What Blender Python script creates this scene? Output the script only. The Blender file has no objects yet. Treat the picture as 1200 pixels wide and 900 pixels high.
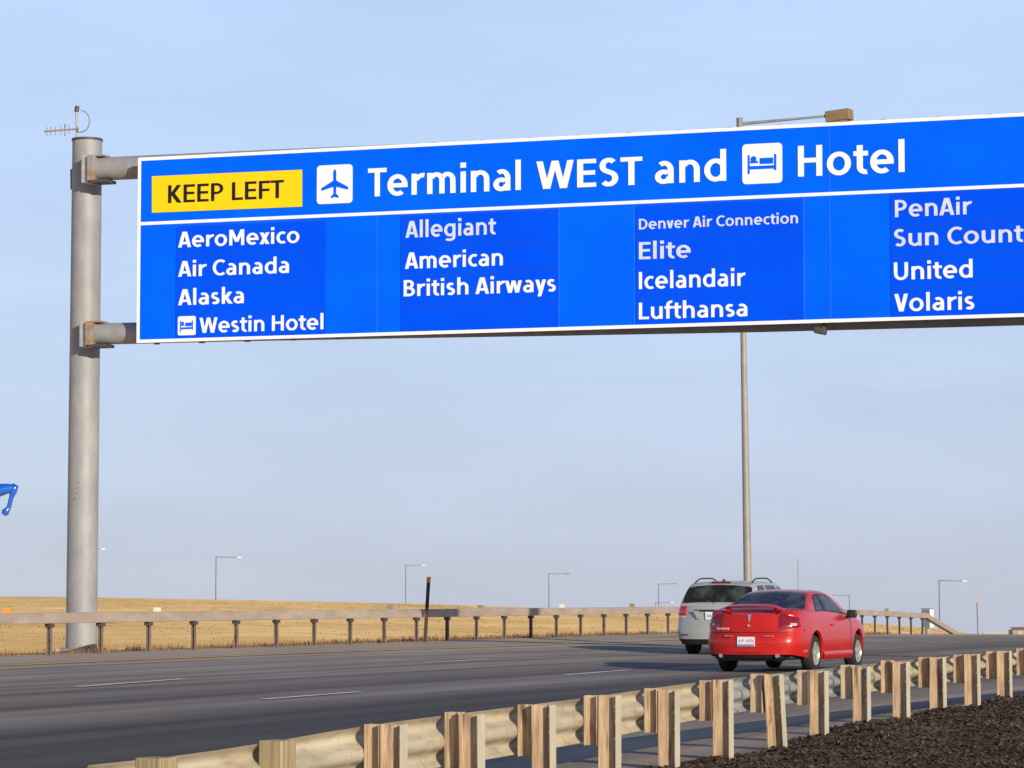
import bpy, bmesh, math, random
import numpy as np
from mathutils import Vector, Matrix, noise
R = math.radians
random.seed(7)
scene = bpy.context.scene
COL = scene.collection

# ------------------------------------------------------------------ camera
F = 3500.0                      # focal length in pixels of the 1200 px wide photo
EYE = 1.1
PITCH = math.atan(250.0 / F)
cd = bpy.data.cameras.new('camera')
cam = bpy.data.objects.new('camera', cd); COL.objects.link(cam)
cd.sensor_width = 36.0; cd.lens = 36.0 * F / 1200.0
cd.clip_start = 0.1; cd.clip_end = 30000
cam.location = (0, 0, EYE); cam.rotation_euler = (R(90) + PITCH, 0, 0)
scene.camera = cam

# ------------------------------------------------------------------ sky, sun, exposure
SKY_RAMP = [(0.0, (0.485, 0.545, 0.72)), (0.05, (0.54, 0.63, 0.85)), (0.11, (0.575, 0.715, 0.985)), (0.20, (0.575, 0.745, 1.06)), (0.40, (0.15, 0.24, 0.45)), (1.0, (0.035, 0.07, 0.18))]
SUN_AZ, SUN_EL = 30.0, 15.3     # degrees to the right of straight behind the camera, and up
w = bpy.data.worlds.new('World'); scene.world = w; w.use_nodes = True
nt = w.node_tree; nt.nodes.clear()
sky = nt.nodes.new('ShaderNodeTexSky'); sky.sky_type = 'NISHITA'; sky.sun_disc = False
sky.sun_elevation = R(SUN_EL); sky.sun_rotation = R(180 - SUN_AZ)
sky.altitude = 1600; sky.air_density = 1.0; sky.dust_density = 1.0; sky.ozone_density = 1.5
bg = nt.nodes.new('ShaderNodeBackground'); bg.inputs[1].default_value = 0.10
wo = nt.nodes.new('ShaderNodeOutputWorld')
# thin high haze over the clear sky: pale blue, greyer at the horizon, deep blue overhead
gtc = nt.nodes.new('ShaderNodeTexCoord'); gsx = nt.nodes.new('ShaderNodeSeparateXYZ'); nt.links.new(gtc.outputs['Generated'], gsx.inputs[0])
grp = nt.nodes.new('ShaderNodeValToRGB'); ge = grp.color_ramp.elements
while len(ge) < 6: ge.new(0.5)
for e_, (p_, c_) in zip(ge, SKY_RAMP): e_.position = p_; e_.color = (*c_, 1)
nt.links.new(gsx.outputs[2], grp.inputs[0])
gnm = nt.nodes.new('ShaderNodeMapping'); gnm.inputs['Scale'].default_value = (1.2, 1, 5); gnm.inputs['Rotation'].default_value = (0, R(25), 0); nt.links.new(gtc.outputs['Generated'], gnm.inputs[0])
gno = nt.nodes.new('ShaderNodeTexNoise'); gno.inputs['Scale'].default_value = 7; gno.inputs['Detail'].default_value = 4; nt.links.new(gnm.outputs[0], gno.inputs[0])
gmr = nt.nodes.new('ShaderNodeMapRange'); gmr.inputs['From Min'].default_value = 0.3; gmr.inputs['From Max'].default_value = 0.7; gmr.inputs['To Min'].default_value = 0.94; gmr.inputs['To Max'].default_value = 1.06; nt.links.new(gno.outputs[0], gmr.inputs[0])
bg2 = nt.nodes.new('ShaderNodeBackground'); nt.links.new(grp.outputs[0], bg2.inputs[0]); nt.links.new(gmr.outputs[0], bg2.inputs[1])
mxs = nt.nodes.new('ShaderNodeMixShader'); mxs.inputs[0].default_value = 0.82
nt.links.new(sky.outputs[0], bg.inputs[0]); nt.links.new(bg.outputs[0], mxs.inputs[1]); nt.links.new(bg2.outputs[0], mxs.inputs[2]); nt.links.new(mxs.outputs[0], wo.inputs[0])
sd = bpy.data.lights.new('sun', 'SUN'); sd.energy = 5.0; sd.angle = R(0.5); sd.color = (1.0, 0.87, 0.69)
so = bpy.data.objects.new('sun', sd); COL.objects.link(so)
sdir = Vector((math.sin(R(SUN_AZ)) * math.cos(R(SUN_EL)), -math.cos(R(SUN_AZ)) * math.cos(R(SUN_EL)), math.sin(R(SUN_EL))))
so.rotation_euler = sdir.to_track_quat('Z', 'Y').to_euler()
so.location = (40, -60, 40)
vs = scene.view_settings
vs.view_transform = 'Standard'; vs.look = 'None'; vs.gamma = 1.0; vs.use_curve_mapping = False
vs.exposure = 0.0

# ------------------------------------------------------------------ geometry helpers
def ray(x, y, Y):
    """world point at depth Y seen at photo pixel x, y"""
    cp, sp = math.cos(PITCH), math.sin(PITCH)
    d = Vector((x - 600.0, F * cp - (450.0 - y) * sp, F * sp + (450.0 - y) * cp))
    return Vector((0, 0, EYE)) + d * (Y / d.y)

def S(t):
    t = max(0.0, min(1.0, t)); return t * t * (3 - 2 * t)
def lerp(a, b, t): return a + (b - a) * t

class MB:
    def __init__(s): s.v = []; s.f = []
    def add(s, vs, fs):
        b = len(s.v); s.v += [Vector(p) for p in vs]; s.f += [tuple(i + b for i in f) for f in fs]; return s
    def hexa(s, p):             # 8 points: bottom ring, top ring
        return s.add(p, [(0, 3, 2, 1), (4, 5, 6, 7), (0, 1, 5, 4), (1, 2, 6, 5), (2, 3, 7, 6), (3, 0, 4, 7)])
    def box(s, c, sz, rot=None):
        x, y, z = [k / 2 for k in sz]; c = Vector(c)
        p = [Vector(q) for q in ((-x, -y, -z), (x, -y, -z), (x, y, -z), (-x, y, -z), (-x, -y, z), (x, -y, z), (x, y, z), (-x, y, z))]
        if rot is not None: p = [rot @ q for q in p]
        return s.hexa([c + q for q in p])
    def tube(s, pts, rad, seg=10, caps=True):
        pts = [Vector(p) for p in pts]; n = len(pts)
        rs = rad if isinstance(rad, (list, tuple)) else [rad] * n
        vs = []; fs = []
        up = None
        for i, p in enumerate(pts):
            t = (pts[min(i + 1, n - 1)] - pts[max(i - 1, 0)]).normalized()
            if up is None or abs(up.dot(t)) > 0.98:
                up = Vector((0, 0, 1)) if abs(t.z) < 0.9 else Vector((1, 0, 0))
            a = t.cross(up).normalized(); b = a.cross(t).normalized(); up = b
            for k in range(seg):
                an = 2 * math.pi * k / seg
                vs.append(p + (a * math.cos(an) + b * math.sin(an)) * rs[i])
        for i in range(n - 1):
            for k in range(seg):
                k2 = (k + 1) % seg
                fs.append((i * seg + k, i * seg + k2, (i + 1) * seg + k2, (i + 1) * seg + k))
        if caps:
            fs.append(tuple(range(seg))[::-1]); fs.append(tuple((n - 1) * seg + k for k in range(seg)))
        return s.add(vs, fs)
    def prism(s, poly, d):      # planar polygon (list of Vectors) pushed by vector d
        n = len(poly); d = Vector(d)
        vs = [Vector(p) for p in poly] + [Vector(p) + d for p in poly]
        fs = [tuple(range(n))[::-1], tuple(range(n, 2 * n))]
        fs += [(i, (i + 1) % n, n + (i + 1) % n, n + i) for i in range(n)]
        return s.add(vs, fs)
    def build(s, name, mat, parent=None, smooth=False, local=False, bevel=0.0, fix=True):
        me = bpy.data.meshes.new(name)
        o = bpy.data.objects.new(name, me); COL.objects.link(o)
        off = Vector((0, 0, 0))
        if parent is not None:
            o.parent = parent
            if not local:
                q = parent
                while q is not None: off += q.location; q = q.parent
        me.from_pydata([tuple(p - off) for p in s.v], [], s.f)
        if fix:
            bm = bmesh.new(); bm.from_mesh(me); bmesh.ops.recalc_face_normals(bm, faces=bm.faces[:]); bm.to_mesh(me); bm.free()
        mats = mat if isinstance(mat, (list, tuple)) else [mat]
        for m in mats: me.materials.append(m)
        if smooth:
            for p in me.polygons: p.use_smooth = True
            if smooth != 'all':
                bm = bmesh.new(); bm.from_mesh(me)
                for e in bm.edges:
                    if len(e.link_faces) == 2 and e.calc_face_angle(0) > R(smooth if smooth is not True else 40): e.smooth = False
                bm.to_mesh(me); bm.free()
        if bevel:
            md = o.modifiers.new('bevel', 'BEVEL'); md.width = bevel; md.segments = 2; md.limit_method = 'ANGLE'
        return o

def tag(o, label=None, cat=None, group=None, kind=None):
    if label: o['label'] = label
    if cat: o['category'] = cat
    if group: o['group'] = group
    if kind: o['kind'] = kind
    return o
def thing(name, label, cat, loc=(0, 0, 0), rz=0, group=None):
    o = bpy.data.objects.new(name, None); COL.objects.link(o)
    o.location = loc; o.rotation_euler = (0, 0, rz); o.empty_display_size = 0.3
    return tag(o, label, cat, group)

# ------------------------------------------------------------------ materials
def mat(name, col, rough=0.6, metal=0.0, col2=None, scale=5.0, detail=6.0, stretch=(1, 1, 1), bump=0.0, bscale=None, contrast=(0.35, 0.65), spec=0.5, coat=0.0, col3=None, scale3=1.0, amt3=0.5, c3=(0.5, 0.7), rvar=0.0):
    m = bpy.data.materials.new(name); m.use_nodes = True
    t = m.node_tree; b = t.nodes['Principled BSDF']
    b.inputs['Roughness'].default_value = rough; b.inputs['Metallic'].default_value = metal
    b.inputs['Specular IOR Level'].default_value = spec
    if coat: b.inputs['Coat Weight'].default_value = coat; b.inputs['Coat Roughness'].default_value = 0.06
    b.inputs['Base Color'].default_value = (*col, 1)
    if col2 is None and not bump: return m
    tc = t.nodes.new('ShaderNodeTexCoord'); mp = t.nodes.new('ShaderNodeMapping')
    mp.inputs['Scale'].default_value = stretch
    t.links.new(tc.outputs['Object'], mp.inputs[0])
    n = t.nodes.new('ShaderNodeTexNoise'); n.inputs['Scale'].default_value = scale; n.inputs['Detail'].default_value = detail
    n.inputs['Roughness'].default_value = 0.6
    t.links.new(mp.outputs[0], n.inputs[0])
    if col2 is not None:
        r = t.nodes.new('ShaderNodeValToRGB'); e = r.color_ramp.elements
        e[0].position, e[1].position = contrast; e[0].color = (*col, 1); e[1].color = (*col2, 1)
        t.links.new(n.outputs[0], r.inputs[0]); out = r.outputs[0]
        if col3 is not None:
            n3 = t.nodes.new('ShaderNodeTexNoise'); n3.inputs['Scale'].default_value = scale3; n3.inputs['Detail'].default_value = 5
            t.links.new(mp.outputs[0], n3.inputs[0])
            r3 = t.nodes.new('ShaderNodeValToRGB'); r3.color_ramp.elements[0].position, r3.color_ramp.elements[1].position = c3
            r3.color_ramp.elements[1].color = (amt3, amt3, amt3, 1)
            t.links.new(n3.outputs[0], r3.inputs[0])
            mx = t.nodes.new('ShaderNodeMix'); mx.data_type = 'RGBA'
            t.links.new(r3.outputs[0], mx.inputs['Factor']); t.links.new(out, mx.inputs['A']); mx.inputs['B'].default_value = (*col3, 1)
            out = mx.outputs['Result']
        t.links.new(out, b.inputs['Base Color'])
    if rvar:
        mr = t.nodes.new('ShaderNodeMapRange'); mr.inputs['To Min'].default_value = rough - rvar; mr.inputs['To Max'].default_value = rough + rvar
        t.links.new(n.outputs[0], mr.inputs[0]); t.links.new(mr.outputs[0], b.inputs['Roughness'])
    if bump:
        nb = t.nodes.new('ShaderNodeTexNoise'); nb.inputs['Scale'].default_value = bscale or scale * 4; nb.inputs['Detail'].default_value = 5
        t.links.new(mp.outputs[0], nb.inputs[0])
        bp = t.nodes.new('ShaderNodeBump'); bp.inputs['Strength'].default_value = bump; bp.inputs['Distance'].default_value = 0.02
        t.links.new(nb.outputs[0], bp.inputs['Height']); t.links.new(bp.outputs[0], b.inputs['Normal'])
    return m

M = {}
M['field'] = mat('dry_grass', (0.50, 0.352, 0.168), 0.95, col2=(0.66, 0.48, 0.242), scale=1.1, detail=10, stretch=(0.45, 0.16, 1), bump=0.6, bscale=9.0, spec=0.05, col3=(0.36, 0.235, 0.095), scale3=0.16, amt3=0.65, c3=(0.42, 0.7))
M['blade'] = mat('dry_grass_blades', (0.50, 0.352, 0.168), 0.9, col2=(0.66, 0.48, 0.242), scale=0.25, contrast=(0.3, 0.7), spec=0.05)
M['weed'] = mat('dead_weeds', (0.10, 0.055, 0.035), 0.9, col2=(0.32, 0.19, 0.09), scale=1.5, spec=0.1)
M['mulch'] = mat('mulch', (0.035, 0.025, 0.020), 0.95, col2=(0.11, 0.075, 0.055), scale=9, detail=10, bump=1.0, bscale=35, spec=0.1, col3=(0.20, 0.135, 0.085), scale3=2.2, amt3=0.45, c3=(0.52, 0.72))
M['chip'] = mat('mulch_chips', (0.018, 0.013, 0.011), 0.9, col2=(0.125, 0.088, 0.068), scale=30, contrast=(0.42, 0.70), spec=0.15, col3=(0.24, 0.18, 0.135), scale3=1.6, amt3=0.35, c3=(0.50, 0.75))
M['straw'] = mat('straw_bits', (0.10, 0.07, 0.045), 0.9, col2=(0.30, 0.21, 0.12), scale=12, spec=0.1)
M['galv'] = mat('galvanised_pole', (0.245, 0.255, 0.27), 0.6, metal=0.1, col2=(0.335, 0.34, 0.345), scale=2.0, stretch=(1.5, 1.5, 0.7), rvar=0.06, col3=(0.40, 0.28, 0.18), scale3=1.1, amt3=0.25, c3=(0.55, 0.75))
M['galv_lamp'] = mat('lamp_pole_steel', (0.245, 0.235, 0.215), 0.55, metal=0.1, col2=(0.31, 0.295, 0.27), scale=2.0)
M['far_pole'] = mat('distant_pole_steel', (0.10, 0.10, 0.105), 0.6, col2=(0.14, 0.14, 0.14), scale=1.0)
M['plate'] = mat('bracket_steel', (0.36, 0.37, 0.40), 0.55, metal=0.2, col2=(0.50, 0.50, 0.50), scale=9)
M['rust'] = mat('rusty_flange', (0.20, 0.115, 0.055), 0.8, col2=(0.33, 0.215, 0.12), scale=9, col3=(0.28, 0.28, 0.28), scale3=5, amt3=0.9, c3=(0.42, 0.58))
M['dark_steel'] = mat('dark_steel', (0.05, 0.045, 0.045), 0.6, col2=(0.08, 0.07, 0.06), scale=6)
M['boxrail'] = mat('weathered_box_rail', (0.33, 0.26, 0.205), 0.6, metal=0.1, col2=(0.44, 0.36, 0.29), scale=1.2, detail=8, stretch=(1, 1, 3), bump=0.1, bscale=60, rvar=0.1)
M['railpost'] = mat('rusted_rail_post', (0.13, 0.092, 0.078), 0.75, col2=(0.21, 0.155, 0.13), scale=6)
M['wbeam'] = mat('w_beam_warm', (0.44, 0.385, 0.28), 0.55, metal=0.15, col2=(0.56, 0.50, 0.38), scale=1.6, detail=8, stretch=(1, 1, 5), col3=(0.30, 0.22, 0.14), scale3=4.5, amt3=0.7, c3=(0.52, 0.75), rvar=0.1)
M['wbeam_grey'] = mat('w_beam_grey', (0.33, 0.34, 0.33), 0.45, metal=0.3, col2=(0.44, 0.45, 0.43), scale=1.6, stretch=(1, 1, 5), col3=(0.5, 0.38, 0.24), scale3=3.5, amt3=0.4, c3=(0.58, 0.75))
M['web'] = mat('post_web', (0.30, 0.21, 0.13), 0.8, col2=(0.56, 0.42, 0.28), scale=7, detail=9, stretch=(4, 4, 0.5), bump=0.25, bscale=14, contrast=(0.32, 0.6), col3=(0.15, 0.085, 0.05), scale3=6, amt3=0.85, c3=(0.56, 0.70))
M['web_grey'] = mat('post_web_grey', (0.32, 0.26, 0.19), 0.8, col2=(0.50, 0.43, 0.33), scale=7, detail=9, stretch=(4, 4, 0.5), bump=0.25, bscale=14, contrast=(0.32, 0.6), col3=(0.22, 0.13, 0.075), scale3=6, amt3=0.8, c3=(0.56, 0.70))
M['flange'] = mat('post_flange', (0.50, 0.45, 0.33), 0.6, metal=0.1, col2=(0.60, 0.55, 0.41), scale=6, stretch=(2, 2, 0.5))
M['timber'] = mat('weathered_timber', (0.26, 0.205, 0.11), 0.85, col2=(0.42, 0.345, 0.20), scale=6, detail=8, stretch=(14, 14, 0.6), bump=0.4, bscale=8, col3=(0.22, 0.14, 0.07), scale3=3, amt3=0.6, c3=(0.55, 0.7))
M['bolt'] = mat('bolt', (0.65, 0.62, 0.55), 0.4, metal=0.6)
M['blue'] = mat('sign_blue', (0.0, 0.105, 0.93), 0.45, col2=(0.0, 0.135, 0.96), scale=0.8, contrast=(0.3, 0.7), spec=0.05)
M['blue_name'] = mat('name_panel_blue', (0.0, 0.072, 0.88), 0.45, col2=(0.0, 0.085, 0.92), scale=0.8, spec=0.05)
M['blue_edge'] = mat('name_panel_edge', (0.003, 0.06, 0.55), 0.5)
M['seam'] = mat('panel_seam', (0.01, 0.15, 0.93), 0.5)
M['white'] = mat('sign_white', (0.82, 0.86, 0.90), 0.5, spec=0.2)
M['faded'] = mat('faded_lettering', (0.55, 0.62, 0.78), 0.5, spec=0.2, col2=(0.64, 0.70, 0.84), scale=7)
M['yellow'] = mat('sign_yellow', (0.90, 0.60, 0.004), 0.5, spec=0.2, col2=(0.94, 0.64, 0.006), scale=1.5)
M['black'] = mat('black_lettering', (0.012, 0.011, 0.012), 0.5, spec=0.2)
M['alu'] = mat('sign_back_aluminium', (0.30, 0.30, 0.30), 0.5, metal=0.4, col2=(0.36, 0.36, 0.36), scale=2)
M['lum'] = mat('luminaire_tan', (0.20, 0.14, 0.065), 0.6, col2=(0.25, 0.175, 0.085), scale=4)
M['lum_pale'] = mat('luminaire_pale', (0.62, 0.60, 0.54), 0.5)
M['arm_grey'] = mat('arm_grey', (0.17, 0.17, 0.17), 0.55, metal=0.1, col2=(0.23, 0.23, 0.23), scale=4)
M['ant'] = mat('antenna_metal', (0.30, 0.26, 0.23), 0.5, metal=0.3)
M['line_white'] = mat('worn_white_paint', (0.55, 0.54, 0.53), 0.8, col2=(0.85, 0.84, 0.82), scale=3.0, contrast=(0.4, 0.6))
M['line_yellow'] = mat('worn_yellow_paint', (0.58, 0.34, 0.10), 0.8, col2=(0.80, 0.46, 0.09), scale=1.2, contrast=(0.4, 0.6))
M['red'] = mat('red_car_paint', (0.44, 0.013, 0.009), 0.30, col2=(0.50, 0.016, 0.011), scale=2.0, coat=0.35, spec=0.3, rvar=0.05)
M['silver'] = mat('silver_car_paint', (0.36, 0.37, 0.355), 0.38, metal=0.2, col2=(0.41, 0.42, 0.405), scale=2.0, coat=0.4)
M['glass'] = mat('car_glass', (0.014, 0.017, 0.017), 0.28, col2=(0.055, 0.066, 0.062), scale=2.6, contrast=(0.48, 0.62), spec=0.3)
M['tyre'] = mat('tyre_rubber', (0.012, 0.012, 0.013), 0.8, col2=(0.02, 0.02, 0.02), scale=8)
M['rim'] = mat('alloy_rim', (0.55, 0.52, 0.46), 0.35, metal=0.5, col2=(0.45, 0.42, 0.37), scale=8)
M['trim'] = mat('black_trim', (0.012, 0.012, 0.014), 0.55, col2=(0.02, 0.02, 0.022), scale=4)
M['lamp_red'] = mat('tail_lamp_red', (0.20, 0.005, 0.012), 0.12, spec=0.6, coat=0.5)
M['lamp_bright'] = mat('tail_lamp_bright', (0.55, 0.012, 0.015), 0.15, spec=0.6, coat=0.5)
M['lamp_pink'] = mat('tail_lamp_clear', (0.80, 0.40, 0.36), 0.12, spec=0.6, coat=0.5)
M['chrome'] = mat('chrome', (0.75, 0.73, 0.68), 0.2, metal=0.8)
M['lp'] = mat('licence_plate_white', (0.74, 0.74, 0.78), 0.5)
M['lp_blue'] = mat('licence_plate_blue', (0.14, 0.30, 0.60), 0.5)
M['lp_red'] = mat('licence_plate_red', (0.56, 0.30, 0.31), 0.5)
M['dust'] = mat('road_dust', (0.40, 0.22, 0.16), 0.9, col2=(0.5, 0.03, 0.025), scale=9)
M['sculpt'] = mat('glossy_blue', (0.004, 0.10, 0.55), 0.2, spec=0.6, coat=0.5)
M['orange'] = mat('orange_reflector', (0.80, 0.28, 0.03), 0.5)
M['brownpost'] = mat('delineator_brown', (0.11, 0.055, 0.035), 0.7, col2=(0.16, 0.085, 0.05), scale=8)
M['shadowed_post'] = mat('delineator_shadowed', (0.03, 0.018, 0.014), 0.7, col2=(0.05, 0.03, 0.022), scale=8)  # brown post again, with the shadow on it put into its colour
M['cab_blue'] = mat('cabinet_blue_grey', (0.13, 0.17, 0.22), 0.5, col2=(0.16, 0.20, 0.25), scale=5)
M['cab_white'] = mat('cabinet_white', (0.72, 0.72, 0.72), 0.5)
M['concrete'] = mat('concrete', (0.36, 0.35, 0.33), 0.85, col2=(0.42, 0.41, 0.39), scale=3)
M['greybox'] = mat('weathered_green_grey', (0.21, 0.23, 0.20), 0.7, col2=(0.26, 0.27, 0.24), scale=3)
M['redroof'] = mat('dull_red_roof', (0.30, 0.12, 0.09), 0.7)

# ------------------------------------------------------------------ road frame: u along the far rail, v across towards the camera
A0 = Vector((-8.07, 52.3)); DU = Vector((0.359, 0.9333)).normalized(); DV = Vector((DU.y, -DU.x))
def uv2xy(u, v): p = A0 + DU * u + DV * v; return p.x, p.y
def xy2uv(x, y):
    d = Vector((x, y)) - A0; return d.dot(DU), d.dot(DV)
UK = [-400, -60, -31, -24, -15, 0, 15, 35, 57, 66, 86, 140, 250, 600, 9000]
VK = [0, 4, 8, 12.5, 16, 21]
HT = [[-1.6, -1.65, -1.7, -1.7, -1.7, -1.7],
      [-1.05, -1.10, -1.15, -1.20, -1.25, -1.30],
      [-1.0, -1.05, -1.09, -1.14, -1.17, -1.17],
      [-1.0, -1.05, -1.09, -1.13, -1.13, -1.06],
      [-1.0, -1.05, -1.09, -1.13, -1.11, -1.02],
      [-1.0, -1.04, -1.10, -1.17, -1.15, -1.08],
      [-1.0, -1.08, -1.17, -1.21, -1.20, -1.16],
      [-1.03, -1.12, -1.20, -1.26, -1.26, -1.26],
      [-1.30, -1.38, -1.43, -1.47, -1.47, -1.47],
      [-1.39, -1.47, -1.52, -1.56, -1.56, -1.56],
      [-1.64, -1.72, -1.78, -1.80, -1.80, -1.80],
      [-2.60] * 6, [-5.1] * 6, [-14] * 6, [-135] * 6]
HT = np.array(HT)
def hermite(xs, ys, x):
    n = len(xs)
    if x <= xs[0]: return ys[0]
    if x >= xs[-1]: return ys[-1]
    i = 0
    while x > xs[i + 1]: i += 1
    def slope(k):
        if k == 0: return (ys[1] - ys[0]) / (xs[1] - xs[0])
        if k == n - 1: return (ys[-1] - ys[-2]) / (xs[-1] - xs[-2])
        a = (ys[k] - ys[k - 1]) / (xs[k] - xs[k - 1]); b = (ys[k + 1] - ys[k]) / (xs[k + 1] - xs[k])
        return 0.0 if a * b <= 0 else 2 * a * b / (a + b)
    h = xs[i + 1] - xs[i]; t = (x - xs[i]) / h
    return ((2 * t**3 - 3 * t**2 + 1) * ys[i] + (t**3 - 2 * t**2 + t) * h * slope(i) + (-2 * t**3 + 3 * t**2) * ys[i + 1] + (t**3 - t**2) * h * slope(i + 1))
_cache = {}
def surf(u, v):
    """height of the carriageway"""
    k = round(u, 3)
    if k not in _cache: _cache[k] = [hermite(UK, HT[:, j], u) for j in range(len(VK))]
    return EYE + hermite(VK, _cache[k], max(0, min(21, v)))
def on_road(x, y):
    """point of the carriageway seen at photo pixel x, y"""
    lo, hi = 12.0, 400.0
    prev = None
    Y = lo
    while Y < hi:
        p = ray(x, y, Y)
        if p.z - surf(*xy2uv(p.x, p.y)) < 0: break
        Y += 0.25
    lo = Y - 0.25; hi = Y
    for _ in range(20):
        m = (lo + hi) / 2; p = ray(x, y, m)
        if p.z - surf(*xy2uv(p.x, p.y)) < 0: hi = m
        else: lo = m
    p = ray(x, y, hi); p.z = surf(*xy2uv(p.x, p.y)); return p

# near guardrail line
N0 = Vector((-0.69, 16.2)); ND = Vector((0.436, 0.9)).normalized(); NN = Vector((ND.y, -ND.x))   # NN points to the camera side
STEP = 0.9525
IK = [-12, -6, -3, -2, -1, 0, 3, 5, 8, 12, 16, 30]
TOPK = [-1.25, -0.90, -0.765, -0.755, -0.725, -0.685, -0.62, -0.57, -0.525, -0.48, -0.455, -0.45]
BASK = [-1.7, -1.4, -1.25, -1.2, -1.17, -1.14, -1.105, -1.085, -0.985, -0.90, -0.89, -0.95]
def ntop(i): return EYE + hermite(IK, TOPK, i)
def nbase(i): return EYE + hermite(IK, BASK, i)
def nxy(i, n): p = N0 + ND * (STEP * i) + NN * n; return p.x, p.y
def nin(x, y):
    d = Vector((x, y)) - N0; return d.dot(ND) / STEP, d.dot(NN)

# terrain beyond the far rail
QK = [-400, -120, -51, -25, -5, 9, 21, 36, 43, 46, 50, 60, 100, 400]
RK = [0.6, 0.35, 0.17, -0.12, -0.5, -1.05, -1.6, -2.6, -3.2, -3.6, -4.2, -5.5, -9, -12]
def ground_h(u, v):
    x, y = uv2xy(u, v)
    if v > 0:
        h = surf(u, v) - 0.25
        if v > 21: h -= 0.9 * S((v - 21) / 14)
        return h
    wd = -v; e = surf(u, 0)
    D = lerp(1.15, 0.1, S((u - 15) / 45))
    near = e - 0.05 - D * S((wd - 3) / 5)
    q = x - 0.1486 * (y - 300)
    r = EYE + hermite(QK, RK, q)
    b = EYE - 1.5 + min(0, r - EYE + 3.0) 
    hill = lerp(b, r, max(0, min(1, (y - 95) / 205)))
    plain = EYE - 12 - max(-4, min(5, 0.07 * x)) - 0.0137 * max(0, y - 620)
    if y > 300: hill = lerp(r, plain, S((y - 300) / 120)); 
    if y > 420: hill = plain
    h = lerp(near, hill, S((y - 80) / 17))
    if y < 60 and u < -10: h = lerp(h, near, 1)
    return lerp(e - 0.06, h, S(wd / 8)) if u > 30 else h

def grid(name, us, vs_, fn, m, uvs=False):
    mb = MB(); nu, nv = len(us), len(vs_)
    for u in us:
        for v in vs_: mb.v.append(Vector(fn(u, v)))
    for i in range(nu - 1):
        for j in range(nv - 1):
            mb.f.append((i * nv + j, i * nv + j + 1, (i + 1) * nv + j + 1, (i + 1) * nv + j))
    o = mb.build(name, m, smooth='all')
    me = o.data
    if me.polygons[0].normal.z < 0: me.flip_normals()
    if uvs:
        L = me.uv_layers.new(name='road')
        uvl = [uvs(u, v) for u in us for v in vs_]
        for lp in me.loops: L.data[lp.index].uv = uvl[lp.vertex_index]
    return o
def frange(a, b, s):
    n = int(round((b - a) / s)); return [a + (b - a) * i / n for i in range(n + 1)]

us = [-6000, -3000, -1500, -800, -400, -250, -160] + frange(-120, 160, 4) + [180, 210, 250, 300, 360, 420, 500, 600, 800, 1200, 2000, 4000, 8000]
vv = [-8000, -4000, -2000, -1200, -800, -500] + frange(-400, -60, 10) + frange(-56, -12, 4) + frange(-11, 1, 1) + [4, 8, 14, 21, 24, 28, 36, 60, 120, 400, 1500, 5000]
ground = grid('ground', us, vv, lambda u, v: (*uv2xy(u, v), ground_h(u, v)), M['field'])
tag(ground, kind='structure')
# standing dry grass shows its sunlit sides: the sheet's shading normal is tilted sunward, so the flat sheet shades brighter
ft = M['field'].node_tree; fbp = [n_ for n_ in ft.nodes if n_.type == 'BUMP'][0]
fcn = ft.nodes.new('ShaderNodeCombineXYZ')
for k_, v_ in enumerate((0.25, -0.50, 0.83)): fcn.inputs[k_].default_value = v_
ft.links.new(fcn.outputs[0], fbp.inputs['Normal']); fbp.inputs['Strength'].default_value = 0.6

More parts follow.
